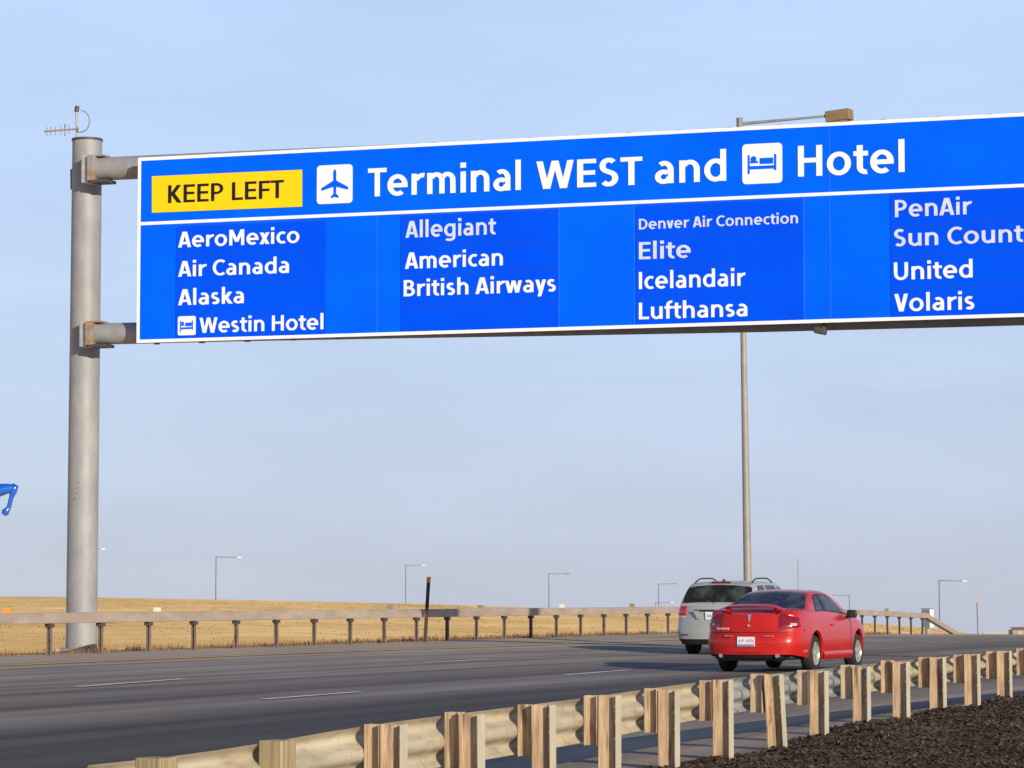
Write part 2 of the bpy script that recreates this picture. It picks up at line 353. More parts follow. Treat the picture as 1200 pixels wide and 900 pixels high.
# ------------------------------------------------------------------ the road
def road_mat():
    m = bpy.data.materials.new('asphalt'); m.use_nodes = True
    t = m.node_tree; b = t.nodes['Principled BSDF']; b.inputs['Roughness'].default_value = 0.85; b.inputs['Specular IOR Level'].default_value = 0.25
    uv = t.nodes.new('ShaderNodeUVMap'); uv.uv_map = 'road'
    sep = t.nodes.new('ShaderNodeSeparateXYZ'); t.links.new(uv.outputs[0], sep.inputs[0])
    wob = t.nodes.new('ShaderNodeTexNoise'); wob.inputs['Scale'].default_value = 0.05; wob.inputs['Detail'].default_value = 2
    t.links.new(uv.outputs[0], wob.inputs[0])
    ma = t.nodes.new('ShaderNodeMath'); ma.operation = 'MULTIPLY_ADD'; ma.inputs[1].default_value = 0.7
    t.links.new(wob.outputs[0], ma.inputs[0]); t.links.new(sep.outputs[1], ma.inputs[2])
    mr = t.nodes.new('ShaderNodeMapRange'); mr.inputs['From Max'].default_value = 22.0
    t.links.new(ma.outputs[0], mr.inputs[0])
    rp = t.nodes.new('ShaderNodeValToRGB'); cr = rp.color_ramp
    stops = [(0.0, (0.440, 0.345, 0.256)), (3.4, (0.420, 0.330, 0.251)), (4.2, (0.330, 0.275, 0.219)), (5.4, (0.270, 0.228, 0.186)), (6.3, (0.310, 0.262, 0.212)), (7.5, (0.230, 0.196, 0.163)), (8.6, (0.290, 0.245, 0.200)),
             (9.8, (0.185, 0.157, 0.134)), (11.0, (0.150, 0.128, 0.112)), (12.0, (0.235, 0.200, 0.165)), (12.7, (0.250, 0.210, 0.172)), (13.6, (0.105, 0.090, 0.081)), (15.0, (0.072, 0.062, 0.059)), (16.6, (0.082, 0.070, 0.065)), (17.8, (0.150, 0.122, 0.100)), (19.2, (0.320, 0.250, 0.186)), (22.0, (0.360, 0.280, 0.214))]
    while len(cr.elements) < len(stops): cr.elements.new(0.5)
    for e, (p, c) in zip(cr.elements, stops): e.position = p / 22.0; e.color = (*c, 1)
    t.links.new(mr.outputs[0], rp.inputs[0])
    def nz(sx, sy, sc, lo, hi, dlo, dhi):
        mp = t.nodes.new('ShaderNodeMapping'); mp.inputs['Scale'].default_value = (sx, sy, 1); t.links.new(uv.outputs[0], mp.inputs[0])
        n = t.nodes.new('ShaderNodeTexNoise'); n.inputs['Scale'].default_value = sc; n.inputs['Detail'].default_value = 6; t.links.new(mp.outputs[0], n.inputs[0])
        q = t.nodes.new('ShaderNodeMapRange'); q.inputs['From Min'].default_value = lo; q.inputs['From Max'].default_value = hi; q.inputs['To Min'].default_value = dlo; q.inputs['To Max'].default_value = dhi
        t.links.new(n.outputs[0], q.inputs[0]); return q.outputs[0]
    a1 = nz(0.025, 2.2, 1.0, 0.3, 0.7, 0.62, 1.38)
    a2 = nz(0.25, 0.5, 1.0, 0.3, 0.7, 0.85, 1.15)
    a3 = nz(8, 8, 3.0, 0.3, 0.7, 0.85, 1.15)
    col = rp.outputs[0]
    for a in (a1, a2, a3):
        vm = t.nodes.new('ShaderNodeVectorMath'); vm.operation = 'SCALE'
        t.links.new(col, vm.inputs[0]); t.links.new(a, vm.inputs['Scale']); col = vm.outputs[0]
    t.links.new(col, b.inputs['Base Color'])
    nb = t.nodes.new('ShaderNodeTexNoise'); nb.inputs['Scale'].default_value = 40; t.links.new(uv.outputs[0], nb.inputs[0])
    bp = t.nodes.new('ShaderNodeBump'); bp.inputs['Strength'].default_value = 0.25; bp.inputs['Distance'].default_value = 0.01
    t.links.new(nb.outputs[0], bp.inputs['Height']); t.links.new(bp.outputs[0], b.inputs['Normal'])
    return m
ru = [-300, -200, -140, -100, -80] + frange(-70, 130, 0.75) + [140, 160, 190, 230, 280, 340, 420]
rv = frange(-0.35, 24.25, 0.3)
rv = [k / 120 for k in range(121)]
def edge_v(u):                  # where the near guardrail stands
    p = Vector(uv2xy(u, 0)) - N0; return max(14.0, min(24.0, -p.dot(NN) / DV.dot(NN) + 0.05))
road = grid('road', ru, rv, lambda u, t: (*uv2xy(u, lerp(-0.35, edge_v(u), t)), surf(u, lerp(-0.35, edge_v(u), t))), road_mat(), uvs=lambda u, t: (u, lerp(-0.35, edge_v(u), t)))
tag(road, kind='structure')

def stripe(name, p0, p1, width, m, label, n=None, group=None):
    """paint between two points of the carriageway, lying 4 mm above it"""
    u0, v0 = xy2uv(p0.x, p0.y); u1, v1 = xy2uv(p1.x, p1.y)
    n = n or max(3, int(abs(u1 - u0) / 0.5)); mb = MB()
    for k in range(n + 1):
        t = k / n; u = lerp(u0, u1, t); v = lerp(v0, v1, t)
        for s in (-0.5, 0.5):
            x, y = uv2xy(u, v + s * width); mb.v.append(Vector((x, y, surf(u, v + s * width) + 0.010)))
    for k in range(n): mb.f.append((2 * k, 2 * k + 1, 2 * k + 3, 2 * k + 2))
    o = mb.build(name, m)
    if o.data.polygons[0].normal.z < 0: o.data.flip_normals()
    return tag(o, kind='structure')
pts = [on_road(*p) for p in ((0, 786.3), (100, 780.7), (240, 770.2), (400, 762.6), (500, 758.2), (600, 754.8))]
us_, vs2 = zip(*[xy2uv(p.x, p.y) for p in pts])
print('yellow v', [round(a, 2) for a in vs2])
vy = sum(vs2) / len(vs2)
def at(u, v): x, y = uv2xy(u, v); return Vector((x, y, 0))
stripe('yellow_edge_line', at(-60, vy), at(110, vy), 0.24, M['line_yellow'], '', n=400)
dash_px = [((90, 805.6), (215, 796.2)), ((499, 777), (576.5, 773)), ((307, 820.3), (422, 811.4)), ((662, 791.4), (739, 785.5)), ((1087, 753.4), (1122, 752.4)), ((1098, 766.4), (1120, 765.4))]
for a, b in dash_px:
    pa, pb = on_road(*a), on_road(*b)
    print('dash', [round(k, 1) for k in (*xy2uv(pa.x, pa.y), *xy2uv(pb.x, pb.y))])
    stripe('lane_dash', pa, pb, 0.12, M['line_white'], '')

# ------------------------------------------------------------------ mulch bank on the near side
def mulch_h(i, n):
    x, y = nxy(i, n)
    z = nbase(i)
    z += 0.03 * S((n - 0.1) / 0.6) - 0.20 * max(0, n - 0.8) / 3.0 - 0.30 * S((0.05 - n) / 0.55)
    z += 0.04 * noise.noise((x * 0.9, y * 0.9, 3.1)) + 0.025 * noise.noise((x * 3.1, y * 3.1, 1.3)) + 0.012 * noise.noise((x * 9, y * 9, 7.7)) + 0.008 * noise.noise((x * 23, y * 23, 2.7))
    return z
mi = frange(-16, 0, 0.5)[:-1] + frange(0, 15, 0.05)[:-1] + frange(15, 40, 0.5)
mn = frange(-0.6, 4.6, 0.05)[:-1] + frange(4.6, 9, 0.4)
mulch = grid('ground_bank', mi, mn, lambda i, n: (*nxy(i, n), mulch_h(i, n)), M['mulch'])
tag(mulch, kind='structure')

def scatter(name, m, n, fn, label, cat, nrm=None):
    mb = MB(); k = 0
    while k < n:
        if fn(mb): k += 1
    o = mb.build(name, m, fix=False)
    if nrm:
        o.data.polygons.foreach_set('use_smooth', [True] * len(o.data.polygons))
        o.data.normals_split_custom_set_from_vertices([nrm] * len(o.data.vertices))
    return tag(o, label, cat, kind='stuff')
def chip(mb):
    i = random.uniform(0.5, 14.5); n = random.uniform(-0.22, 4.2)
    if n < 0 and random.random() < 0.6: return False
    x, y = nxy(i, n); z = mulch_h(i, n)
    if n < 0 and z < surf(*xy2uv(x, y)) - 0.02: return False
    s = random.choice((0.003, 0.005, 0.006, 0.008, 0.016)) * random.uniform(0.7, 1.3); l = s * random.uniform(0.9, 1.7)
    rot = Matrix.Rotation(random.uniform(0, 6.3), 3, 'Z') @ Matrix.Rotation(random.uniform(-0.7, 0.7), 3, 'X') @ Matrix.Rotation(random.uniform(-0.6, 0.6), 3, 'Y')
    p = [Vector(q) for q in ((-l, -s, 0), (l, -s * 0.6, 0), (l * 0.7, s, 0), (-l * 0.8, s * 0.8, 0), (0, 0, s * 0.9))]
    c = Vector((x, y, z + 0.004))
    mb.add([c + rot @ q for q in p], [(0, 1, 4), (1, 2, 4), (2, 3, 4), (3, 0, 4)]); return True
scatter('mulch_chips', M['chip'], 60000, chip, 'dark brown mulch chips and clods covering the bank behind the guardrail', 'mulch')
def straw(mb):
    i = random.uniform(0.5, 14.5); n = random.uniform(0.0, 4.2)
    x, y = nxy(i, n)
    if noise.noise((x * 1.3, y * 1.3, 9.0)) < random.uniform(-0.3, 0.45): return False
    z = mulch_h(i, n); l = random.uniform(0.02, 0.07); a = random.uniform(0, 6.3); wd = 0.0035
    d = Vector((math.cos(a), math.sin(a), random.uniform(-0.1, 0.6))).normalized() * l; s = Vector((-math.sin(a), math.cos(a), 0.3)) * wd
    c = Vector((x, y, z + 0.006))
    mb.add([c - s, c + s, c + d + s * 0.4, c + d - s * 0.4], [(0, 1, 2, 3)]); return True
scatter('dead_straw', M['straw'], 6000, straw, 'pale dead straw strewn over the dark mulch bank', 'straw')

# ------------------------------------------------------------------ dry grass on the far hillside and weeds under the far rail
def tuft(mb, x, y, z, h, spread, wd, n):
    for _ in range(n):
        a = random.uniform(0, 6.3); r = random.uniform(0, spread)
        c = Vector((x + math.cos(a) * r, y + math.sin(a) * r, z - 0.02))
        b = random.uniform(0, 6.3); s = Vector((math.cos(b), math.sin(b), 0)) * wd
        t = c + Vector((random.uniform(-0.35, 0.35) * h, random.uniform(-0.35, 0.35) * h, h * random.uniform(0.6, 1.1)))
        mb.add([c - s, c + s, t], [(0, 1, 2)])
def hillgrass(mb):
    Y = random.uniform(57, 275); X = random.uniform(-0.19, 0.15) * Y
    u, v = xy2uv(X, Y)
    if v > -1.2: return False
    tuft(mb, X, Y, ground_h(u, v), random.uniform(0.03, 0.08) * (0.8 if Y < 90 else 1.0), 0.35, 0.012 + Y * 0.00016, 3); return True
scatter('dry_grass', M['blade'], 3000, hillgrass, 'tall golden dry grass over the hillside beyond the far guardrail', 'grass', nrm=Vector((0.25, -0.50, 0.83)).normalized())
def weeds(mb):
    u = random.uniform(-16, 62); v = -abs(random.gauss(0.35, 0.45)) - 0.12
    x, y = uv2xy(u, v)
    if noise.noise((u * 0.6, v * 2, 4.0)) < random.uniform(-0.5, 0.4): return False
    tuft(mb, x, y, ground_h(u, v), random.uniform(0.05, 0.22), 0.10, 0.012, 4); return True
scatter('dead_weeds', M['weed'], 6000, weeds, 'dark dead weeds along the foot of the far guardrail', 'weeds')

# ------------------------------------------------------------------ far guardrail (box beam)
FS = 1.83
def ftop(u):
    i = u / FS
    return EYE + hermite([-40, 0, 19, 25, 31.5, 36], [-0.28, -0.27, -0.265, -0.33, -0.455, -0.60], i)
fr = thing('box_beam_guardrail', 'long weathered tan box rail on thin rusty posts along the far shoulder', 'guardrail', (*uv2xy(0, 0), surf(0, 0)))
def fbeam(u0, u1):
    mb = MB(); n = max(2, int((u1 - u0) / 1.2)); sec = [(-0.09, 0), (0.09, 0), (0.09, -0.185), (-0.09, -0.185)]
    for k in range(n + 1):
        u = lerp(u0, u1, k / n)
        for dv, dz in sec: x, y = uv2xy(u, dv); mb.v.append(Vector((x, y, ftop(u) + dz)))
    for k in range(n):
        for j in range(4): mb.f.append((4 * k + j, 4 * k + (j + 1) % 4, 4 * k + 4 + (j + 1) % 4, 4 * k + 4 + j))
    mb.f += [(0, 1, 2, 3), tuple(4 * n + j for j in range(4))]
    return mb
UEND = 36.3 * FS
for a, b in ((-14 * FS, 10.9 * FS), (10.93 * FS, UEND)):
    fbeam(a, b).build('box_beam', M['boxrail'], fr, bevel=0.012)
# turned-down end
mb = MB(); uu = [UEND + 0.004, UEND + 0.7, UEND + 5.2]; tz = [ftop(UEND), ftop(UEND) - 0.12, surf(UEND + 5.2, 0) + 0.10]
for u, z in zip(uu, tz):
    for dv, dz in ((-0.09, 0), (0.09, 0), (0.09, -0.185), (-0.09, -0.185)): x, y = uv2xy(u, dv); mb.v.append(Vector((x, y, z + dz)))
for k in range(2):
    for j in range(4): mb.f.append((4 * k + j, 4 * k + (j + 1) % 4, 4 * k + 4 + (j + 1) % 4, 4 * k + 4 + j))
mb.f += [(0, 1, 2, 3), (8, 9, 10, 11)]
mb.build('sloped_end', M['boxrail'], fr)
for i in range(-14, 37):
    u = i * FS; x, y = uv2xy(u, -0.0); z0 = surf(u, 0) - 0.15; z1 = ftop(u) - 0.187
    rot = Matrix.Rotation(math.atan2(DU.y, DU.x), 3, 'Z') @ Matrix.Rotation(random.uniform(-0.02, 0.02), 3, 'Y')
    mb = MB(); hh = z1 - z0; c = Vector((x, y, (z0 + z1) / 2))
    for oy in (-0.03, 0.03): mb.box(c + rot @ Vector((0, oy, 0)), (0.075, 0.007, hh), rot)
    mb.box(c, (0.007, 0.0525, hh), rot)
    p = mb.build('rail_post', M['railpost'], fr)
    MB().box((x, y, z1 - 0.035), (0.15, 0.11, 0.066), rot).build('shelf_bracket', M['dark_steel'], p)
for px, m, wd in ((10, 'orange', 0.075), (185, 'lum_pale', 0.075), (457.5, 'arm_grey', 0.11), (563, 'arm_grey', 0.08), (658.5, 'lum_pale', 0.09), (740, 'lum', 0.10), (1037.7, 'lum', 0.10)):
    # place on the rail's own line
    best = min(frange(-10, 68, 0.05), key=lambda u: abs(600 + F * uv2xy(u, 0)[0] / uv2xy(u, 0)[1] - px))
    x, y = uv2xy(best, 0)
    MB().box((x, y, ftop(best) + 0.043), (0.14, 0.03, wd), Matrix.Rotation(R(-5), 3, 'Z')).build('reflector', M[m], fr)

# delineator posts
def delineator(xb, yb, xt, yt, label, hw, m):
    b = on_road(xb, yb)
    t = ray(xt, yt, b.y)
    o = thing('delineator_post', label, 'marker post', b, group='brown delineator posts by the far shoulder')
    d = (t - b); k = b + d * 0.92
    a = MB(); s = Vector((hw, 0, 0)); q = Vector((0, 0.02, 0))
    a.hexa([b - s - q, b + s - q, b + s + q, b - s + q, k - s - q, k + s - q, k + s + q, k - s + q]); a.build('stake', M[m], o)
    s = Vector((hw + 0.006, 0, 0)); q = Vector((0, 0.025, 0)); k2 = k + Vector((0, 0, 0.002))
    a = MB(); a.hexa([k2 - s - q, k2 + s - q, k2 + s + q, k2 - s + q, t - s - q, t + s - q, t + s + q, t - s + q]); a.build('reflector_cap', M['orange'], o)
    return o
delineator(498, 752.3, 502.5, 676, 'leaning brown marker post coloured dark as if shadowed, with rusty orange tip, left of the cars', 0.040, 'shadowed_post')
dr = delineator(1146.5, 742.6, 1144.6, 700.5, 'slim brown marker post with orange tip beyond the sloped end of the rail', 0.065, 'brownpost')
MB().box(ray(1150, 735, dr.location.y), (0.10, 0.02, 0.07)).build('side_tab', M['dark_steel'], dr)

# ------------------------------------------------------------------ near guardrail (W-beam on steel posts)
nr = thing('w_beam_guardrail', 'near W-beam guardrail seen from behind, tan steel posts standing in dark mulch', 'guardrail', (*nxy(4, 0), nbase(4)))
WP = [(0.312, -0.030), (0.300, -0.040), (0.285, -0.062), (0.268, -0.080), (0.252, -0.083), (0.236, -0.080), (0.220, -0.062), (0.200, -0.022), (0.185, -0.006), (0.168, 0.0), (0.144, 0.0), (0.127, -0.006), (0.112, -0.022), (0.092, -0.062), (0.076, -0.080), (0.060, -0.083), (0.044, -0.080), (0.027, -0.062), (0.012, -0.040), (0.0, -0.030)]
def wbeam(i0, i1, off=0.0, zi=0.0, th=0.004):
    mb = MB(); n = max(1, int(math.ceil((i1 - i0) / 0.5))); m = len(WP)
    for layer in (0, th):
        for k in range(n + 1):
            i = lerp(i0, i1, k / n)
            for z, nn in WP:
                hb = hermite([-3, 2, 5, 8, 12], [0.300, 0.285, 0.252, 0.222, 0.214], i); zz = ntop(i) - 0.012 - hb / 2 + (z - 0.156) * (hb / 0.312) * (1 - zi)
                x, y = nxy(i, -0.103 + nn + off - layer); mb.v.append(Vector((x, y, zz)))
    N = (n + 1) * m
    for k in range(n):
        for j in range(m - 1):
            a = k * m + j
            mb.f.append((a, a + 1, a + m + 1, a + m)); mb.f.append((N + a, N + a + m, N + a + m + 1, N + a + 1))
        for j in (0, m - 1): a = k * m + j; mb.f.append((a, a + m, N + a + m, N + a))
    for k in (0, n):
        for j in range(m - 1): a = k * m + j; mb.f.append((a, N + a, N + a + 1, a + 1))
    return mb
for a, b, m in ((-2.75, -1.2, 'wbeam'), (-1.35, 1.45, 'wbeam'), (1.4, 5.6, 'wbeam'), (5.55, 9.6, 'wbeam_grey'), (9.55, 13.6, 'wbeam'), (13.55, 22, 'wbeam')):
    wbeam(a, b, off=-0.006 if m == 'wbeam_grey' else 0.0).build('w_beam', M[m], nr, smooth=50)
wbeam(-3.0, -2.72, off=-0.004, zi=0.10).build('rounded_end', M['wbeam'], nr, smooth=50)
def ipost(i, z0, z1, n0, yaw, fm, lean=0.0, half=0.04, depth=0.15, lm=0.0):
    """steel I section: returns the web and the two flanges as separate shapes"""
    base = Vector((*nxy(i, n0 + depth / 2), 0))
    ey = Vector((NN.x, NN.y, 0)); ex = Vector((ND.x, ND.y, 0))
    c, s = math.cos(yaw), math.sin(yaw)
    ex, ey = ex * c + ey * s, ey * c - ex * s
    def P(a, b, z): return base + ex * a + ey * b + Vector((0, 0, z)) + ex * (lean * (z - z0)) 
    def bx(a0, a1, b0, b1):
        m = MB(); m.hexa([P(a0, b0, z0), P(a1, b0, z0), P(a1, b1, z0), P(a0, b1, z0), P(a0, b0, z1), P(a1, b0, z1), P(a1, b1, z1), P(a0, b1, z1)]); return m
    h = depth / 2; t = 0.006
    return bx(-t / 2, t / 2, -h + t, h - t), bx(-half, half, -h, -h + t), bx(-half, half, h - t, h), P
YAW = R(-5)
for i in range(0, 23):
    z1 = ntop(i); z0 = nbase(i) - 0.35
    lean = 0.0; yw = YAW + R(random.uniform(-1.5, 1.5))
    grey = i in (6, 7, 8)
    if i == 6: lean = -0.19
    elif i == 5: lean = 0.0
    else: lean = random.uniform(-0.022, 0.014)
    dz = random.uniform(-0.012, 0.014)
    web, f1, f2, P = ipost(i + (0.14 if i == 6 else 0.0), z0, z1 + dz, 0.0, yw, None, lean, half=0.050, depth=0.118)
    o = web.build('steel_post', M['web'], nr)
    f2.build('flange', M['flange'], o); f1.build('flange', M['web'], o)
    web, f1, f2, P2 = ipost(i, z1 - hermite([0, 3, 5, 8, 12], [0.308, 0.302, 0.272, 0.252, 0.238], i), z1 + 0.006 + random.uniform(-0.006, 0.006), -0.098, yw, None, 0.0, half=0.050, depth=0.088)
    o2 = web.build('blockout', M['web_grey'] if grey else M['web'], nr)
    f2.build('flange', M['web'], o2); f1.build('flange', M['web'], o2)
    for bz in (z1 - 0.06, z1 - 0.155, z1 - 0.26):
        q = P(-0.01, 0.042, bz); MB().box(q, (0.014, 0.014, 0.014), Matrix.Rotation(R(30), 3, 'Z')).build('bolt', M['bolt'], o)
    wbeam(i - 0.19, i + 0.13, off=0.006, zi=0.01).build('backup_plate', M['wbeam_grey'] if i in (6, 7, 8) else M['wbeam'], nr, smooth=50)
# two weathered timber posts at the left end
for px0, px1, ytop, Y in ((303, 347, 867.5, 15.25), (158, 210, 888, 13.6)):
    a = ray(px0, ytop, Y); b = ray(px1, ytop, Y)
    s0 = 0.155
    ex = Vector((ND.x, ND.y, 0)); ey = Vector((NN.x, NN.y, 0))
    c0 = Vector((a.x, a.y, 0)); z1 = a.z; z0 = z1 - 0.9
    wn = 0.135
    mb = MB(); pts = [c0, c0 + ey * wn, c0 + ey * wn + ex * 0.15, c0 + ex * 0.15]
    mb.hexa([p + Vector((0, 0, z0)) for p in pts] + [p + Vector((0, 0, z1)) for p in pts])
    mb.build('timber_post', M['timber'], nr, bevel=0.006)

# ------------------------------------------------------------------ gantry and its sign
ZL = 56.3
PL = ray(162, 185, ZL); PR = ray(1200, 132, ZL * (PL.z - EYE) / (ray(1200, 132, ZL).z - EYE))
SD = Vector((PR.x - PL.x, PR.y - PL.y, 0)).normalized()       # along the sign
SNRM = Vector((SD.y, -SD.x, 0))                                # towards the camera
def sp(x, y, off=0.0):
    """point of the sign's plane seen at photo pixel x, y, lifted off it by off"""
    o = Vector((0, 0, EYE)); d = ray(x, y, 1.0) - o
    t = (PL - o).dot(SNRM) / d.dot(SNRM); p = o + d * t; return p + SNRM * off
def sl(p): return (p - PL).dot(SD), p.z
def sw(s, z, off=0.0): q = PL + SD * s + SNRM * off; return Vector((q.x, q.y, z))
ztop = PL.z; zbot = sp(161, 402).z
SLEN = sl(sp(1268, 300))[0]
print('sign', round(ztop, 2), round(zbot, 2), 'right', round(sp(1200, 373).z, 2), 'len', round(SLEN, 2), SD)
sign = thing('highway_sign', 'wide blue overhead sign with white border listing airlines and hotel', 'road sign', sw(0, zbot))
MB().prism([sw(0.004, zbot + 0.004), sw(SLEN - 0.004, zbot + 0.004), sw(SLEN - 0.004, ztop - 0.004), sw(0.004, ztop - 0.004)], SNRM * -0.09).build('sign_panel', M['blue'], sign)
bw = 0.062
mb = MB(); TH = SNRM * 0.006
for q in ((0, zbot, SLEN, zbot + bw), (0, ztop - bw, SLEN, ztop), (0, zbot + bw, bw, ztop - bw), (SLEN - bw, zbot + bw, SLEN, ztop - bw)):
    mb.prism([sw(q[0], q[1]), sw(q[2], q[1]), sw(q[2], q[3]), sw(q[0], q[3])], TH)
mb.build('white_border', M['white'], sign)
zd0 = sp(164, 262.5).z; zd1 = sp(1200, 217).z
zd = (zd0 + zd1) / 2; print('divider', zd0, zd1)
MB().prism([sw(bw, zd - 0.03), sw(SLEN - bw, zd - 0.03), sw(SLEN - bw, zd + 0.03), sw(bw, zd + 0.03)], TH).build('divider_bar', M['white'], sign)
# joints between the extruded panels
mb = MB()
for px, full in ((442, 0), (655.5, 0), (743.5, 0), (973, 1), (942.5, 0)):
    s = sl(sp(px, 300))[0]; zz = ztop - bw if full else zd - 0.03
    mb.prism([sw(s - 0.007, zbot + bw), sw(s + 0.007, zbot + bw), sw(s + 0.007, zz), sw(s - 0.007, zz)], SNRM * 0.003)
mb.build('panel_joint', M['seam'], sign)
# uprights behind the sign, tips showing along the top and bottom
s = 0.36
while s < SLEN:
    q = sw(s, (ztop + zbot) / 2, -0.127)
    MB().box(q, (0.10, 0.07, ztop - zbot + 0.05), Matrix.Rotation(math.atan2(SD.y, SD.x), 3, 'Z')).build('mounting_bracket', M['rust'], sign)
    s += 0.93


# bold humanist sans-serif letters drawn as strokes; cap height = 1
X_H = 0.74
class Pen:
    def __init__(g, st): g.s = st; g.t = st * 0.86; g.q = []
    def poly(g, p): g.q.append(p)
    def V(g, x, a, b): h = g.s / 2; g.poly([(x - h, a), (x + h, a), (x + h, b), (x - h, b)])
    def H(g, y, a, b): h = g.t / 2; g.poly([(a, y - h), (b, y - h), (b, y + h), (a, y + h)])
    def D(g, x0, y0, x1, y1, k=0.60):
        h = g.s * k
        if y0 > y1: x0, y0, x1, y1 = x1, y1, x0, y0
        g.poly([(x0 - h, y0), (x0 + h, y0), (x1 + h, y1), (x1 - h, y1)])
    def R(g, cx, cy, rx, ry, a0, a1, n=None):
        """ring sector, angles counter-clockwise from a0 to a1; outer radii rx, ry"""
        n = n or max(4, int(abs(a1 - a0) / 11)); P = []
        for k in range(n + 1):
            a = math.radians(a0 + (a1 - a0) * k / n); c, s_ = math.cos(a), math.sin(a)
            P.append(((cx + rx * c, cy + ry * s_), (cx + (rx - g.s) * c, cy + (ry - g.t) * s_)))
        for (o0, n0), (o1, n1) in zip(P, P[1:]): g.q.append(('r', [n0, o0, o1, n1]))
    def S(g, w_, h_):
        cx = w_ / 2; s2, t2 = g.s / 2, g.t / 2
        ry1 = (h_ - g.t) * 0.245; ry2 = (h_ - g.t) * 0.255; rx = w_ / 2 - s2
        P = []
        for k in range(12): a = math.radians(38 + (232 - 38) * k / 11); P.append((cx + rx * 0.95 * math.cos(a), h_ + 0.012 - t2 - ry1 + ry1 * math.sin(a)))
        for k in range(12): a = math.radians(52 - (52 + 142) * k / 11); P.append((cx + rx * math.cos(a), t2 - 0.012 + ry2 + ry2 * math.sin(a)))
        E = []
        for k in range(len(P)):
            a = P[max(k - 1, 0)]; b = P[min(k + 1, len(P) - 1)]; dx, dy = b[0] - a[0], b[1] - a[1]; l = math.hypot(dx, dy)
            nx, ny = -dy / l, dx / l; hw = lerp(t2, s2, abs(nx)); E.append(((P[k][0] + nx * hw, P[k][1] + ny * hw), (P[k][0] - nx * hw, P[k][1] - ny * hw)))
        for (a, b), (c, d) in zip(E, E[1:]): g.q.append(('r', [a, b, d, c]))
def glyph(ch, st):
    """list of polygons and (left bearing, advance)"""
    g = Pen(st); s_, t_ = g.s, g.t; h = s_ / 2; v = t_ / 2; X = X_H; sb = 0.085; rb = 0.05; db = 0.005
    a = X * 0.43
    if ch == 'E': g.V(h, 0, 1); [g.H(y, s_, w_) for y, w_ in ((v, .56), (.515, .53), (1 - v, .56))]; return g.q, sb, .56 + .04
    if ch == 'F': g.V(h, 0, 1); [g.H(y, s_, w_) for y, w_ in ((.49, .51), (1 - v, .54))]; return g.q, sb, .54 + .02
    if ch == 'L': g.V(h, 0, 1); g.H(v, s_, .54); return g.q, sb, .56
    if ch == 'H': g.V(h, 0, 1); g.V(.72 - h, 0, 1); g.H(.52, s_, .72 - s_); return g.q, sb, .72 + sb
    if ch == 'I': g.V(h, 0, 1); return g.q, sb, s_ + sb
    if ch == 'T': g.H(1 - v, 0, .64); g.V(.32, 0, 1 - t_); return g.q, .015, .64 - .02
    if ch == 'K': g.V(h, 0, 1); g.D(s_ + .05, .50, .54, 1, .66); g.D(s_ + .06, .54, .57, 0, .68); return g.q, sb, .69
    if ch == 'P': g.V(h, 0, 1); g.R(.27, .69, .33, .31, -90, 90); g.H(1 - v, s_, .27); g.H(.38 + v, s_, .27); return g.q, sb, .60 + rb
    if ch == 'B':
        g.V(h, 0, 1); g.R(.30, .74, .27, .26, -90, 90); g.R(.30, .285, .33, .285, -90, 90)
        g.H(1 - v, s_, .30); g.H(v, s_, .30); g.H(.525, s_, .30); return g.q, sb, .63 + rb
    if ch == 'D': g.V(h, 0, 1); g.R(.28, .5, .45, .5, -90, 90); g.H(1 - v, s_, .28); g.H(v, s_, .28); return g.q, sb, .73 + rb
    if ch == 'C': g.R(.44, .5, .44, .515, 52, 308); return g.q, rb, .70 + .02
    if ch == 'S': g.S(.56, 1); return g.q, rb, .56 + rb
    if ch == 'U': g.V(h, .36, 1); g.V(.70 - h, .36, 1); g.R(.35, .36, .35, .375, 180, 360); return g.q, sb, .70 + sb
    if ch == 'A': g.D(.10, 0, .345, 1, .56); g.D(.415, 1, .66, 0, .56); g.H(.27, .19, .57); return g.q, db, .765
    if ch == 'V': g.D(.11, 1, .335, 0, .57); g.D(.365, 0, .59, 1, .57); return g.q, db, .70
    if ch == 'W': g.D(.10, 1, .30, 0, .53); g.D(.33, 0, .545, 1, .48); g.D(.575, 1, .79, 0, .48); g.D(.82, 0, 1.02, 1, .53); return g.q, db, 1.13
    if ch == 'M': g.V(h, 0, 1); g.V(.86 - h, 0, 1); g.D(s_ * .62, 1, .43, .22, .55); g.D(.86 - s_ * .62, 1, .43, .22, .55); return g.q, sb, .86 + sb
    if ch in 'nmh':
        g.V(h, 0, 1.06 if ch == 'h' else X)
        if ch == 'm':
            for c in (.315, .685): g.R(c, X - .28, .275, .295, 0, 150); g.V(c + .275 - h, 0, X - .28)
            return g.q, sb, .96 + sb
        g.R(.32, X - .30, .30, .315, 0, 150); g.V(.62 - h, 0, X - .30); return g.q, sb, .62 + sb
    if ch == 'r': g.V(h, 0, X); g.R(.40, X - .32, .36, .335, 82, 158); return g.q, sb, .45 + .0
    if ch == 'u': g.V(h, .30, X); g.V(.62 - h, 0, X); g.R(.30, .30, .30, .315, 180, 330); return g.q, sb, .62 + sb
    if ch == 'i': g.V(h, 0, X); g.poly([(0 - .005, .87), (s_ + .005, .87), (s_ + .005, 1.05), (-.005, 1.05)]); return g.q, sb, s_ + sb
    if ch == 'l': g.V(h, 0, 1.06); return g.q, sb, s_ + sb
    if ch == 't': g.V(.10 + h, .22, .93); g.H(X - v, 0, .43); g.R(.10 + .26, .22, .26, .235, 180, 283); return g.q, .02, .44
    if ch == 'f': g.V(.09 + h, 0, .82); g.H(X - v, 0, .42); g.R(.09 + .28, .82, .28, .255, 78, 180); return g.q, .02, .43
    if ch == 'o': g.R(.355, X / 2, .355, X / 2 + .015, 0, 360); return g.q, rb, .71 + rb
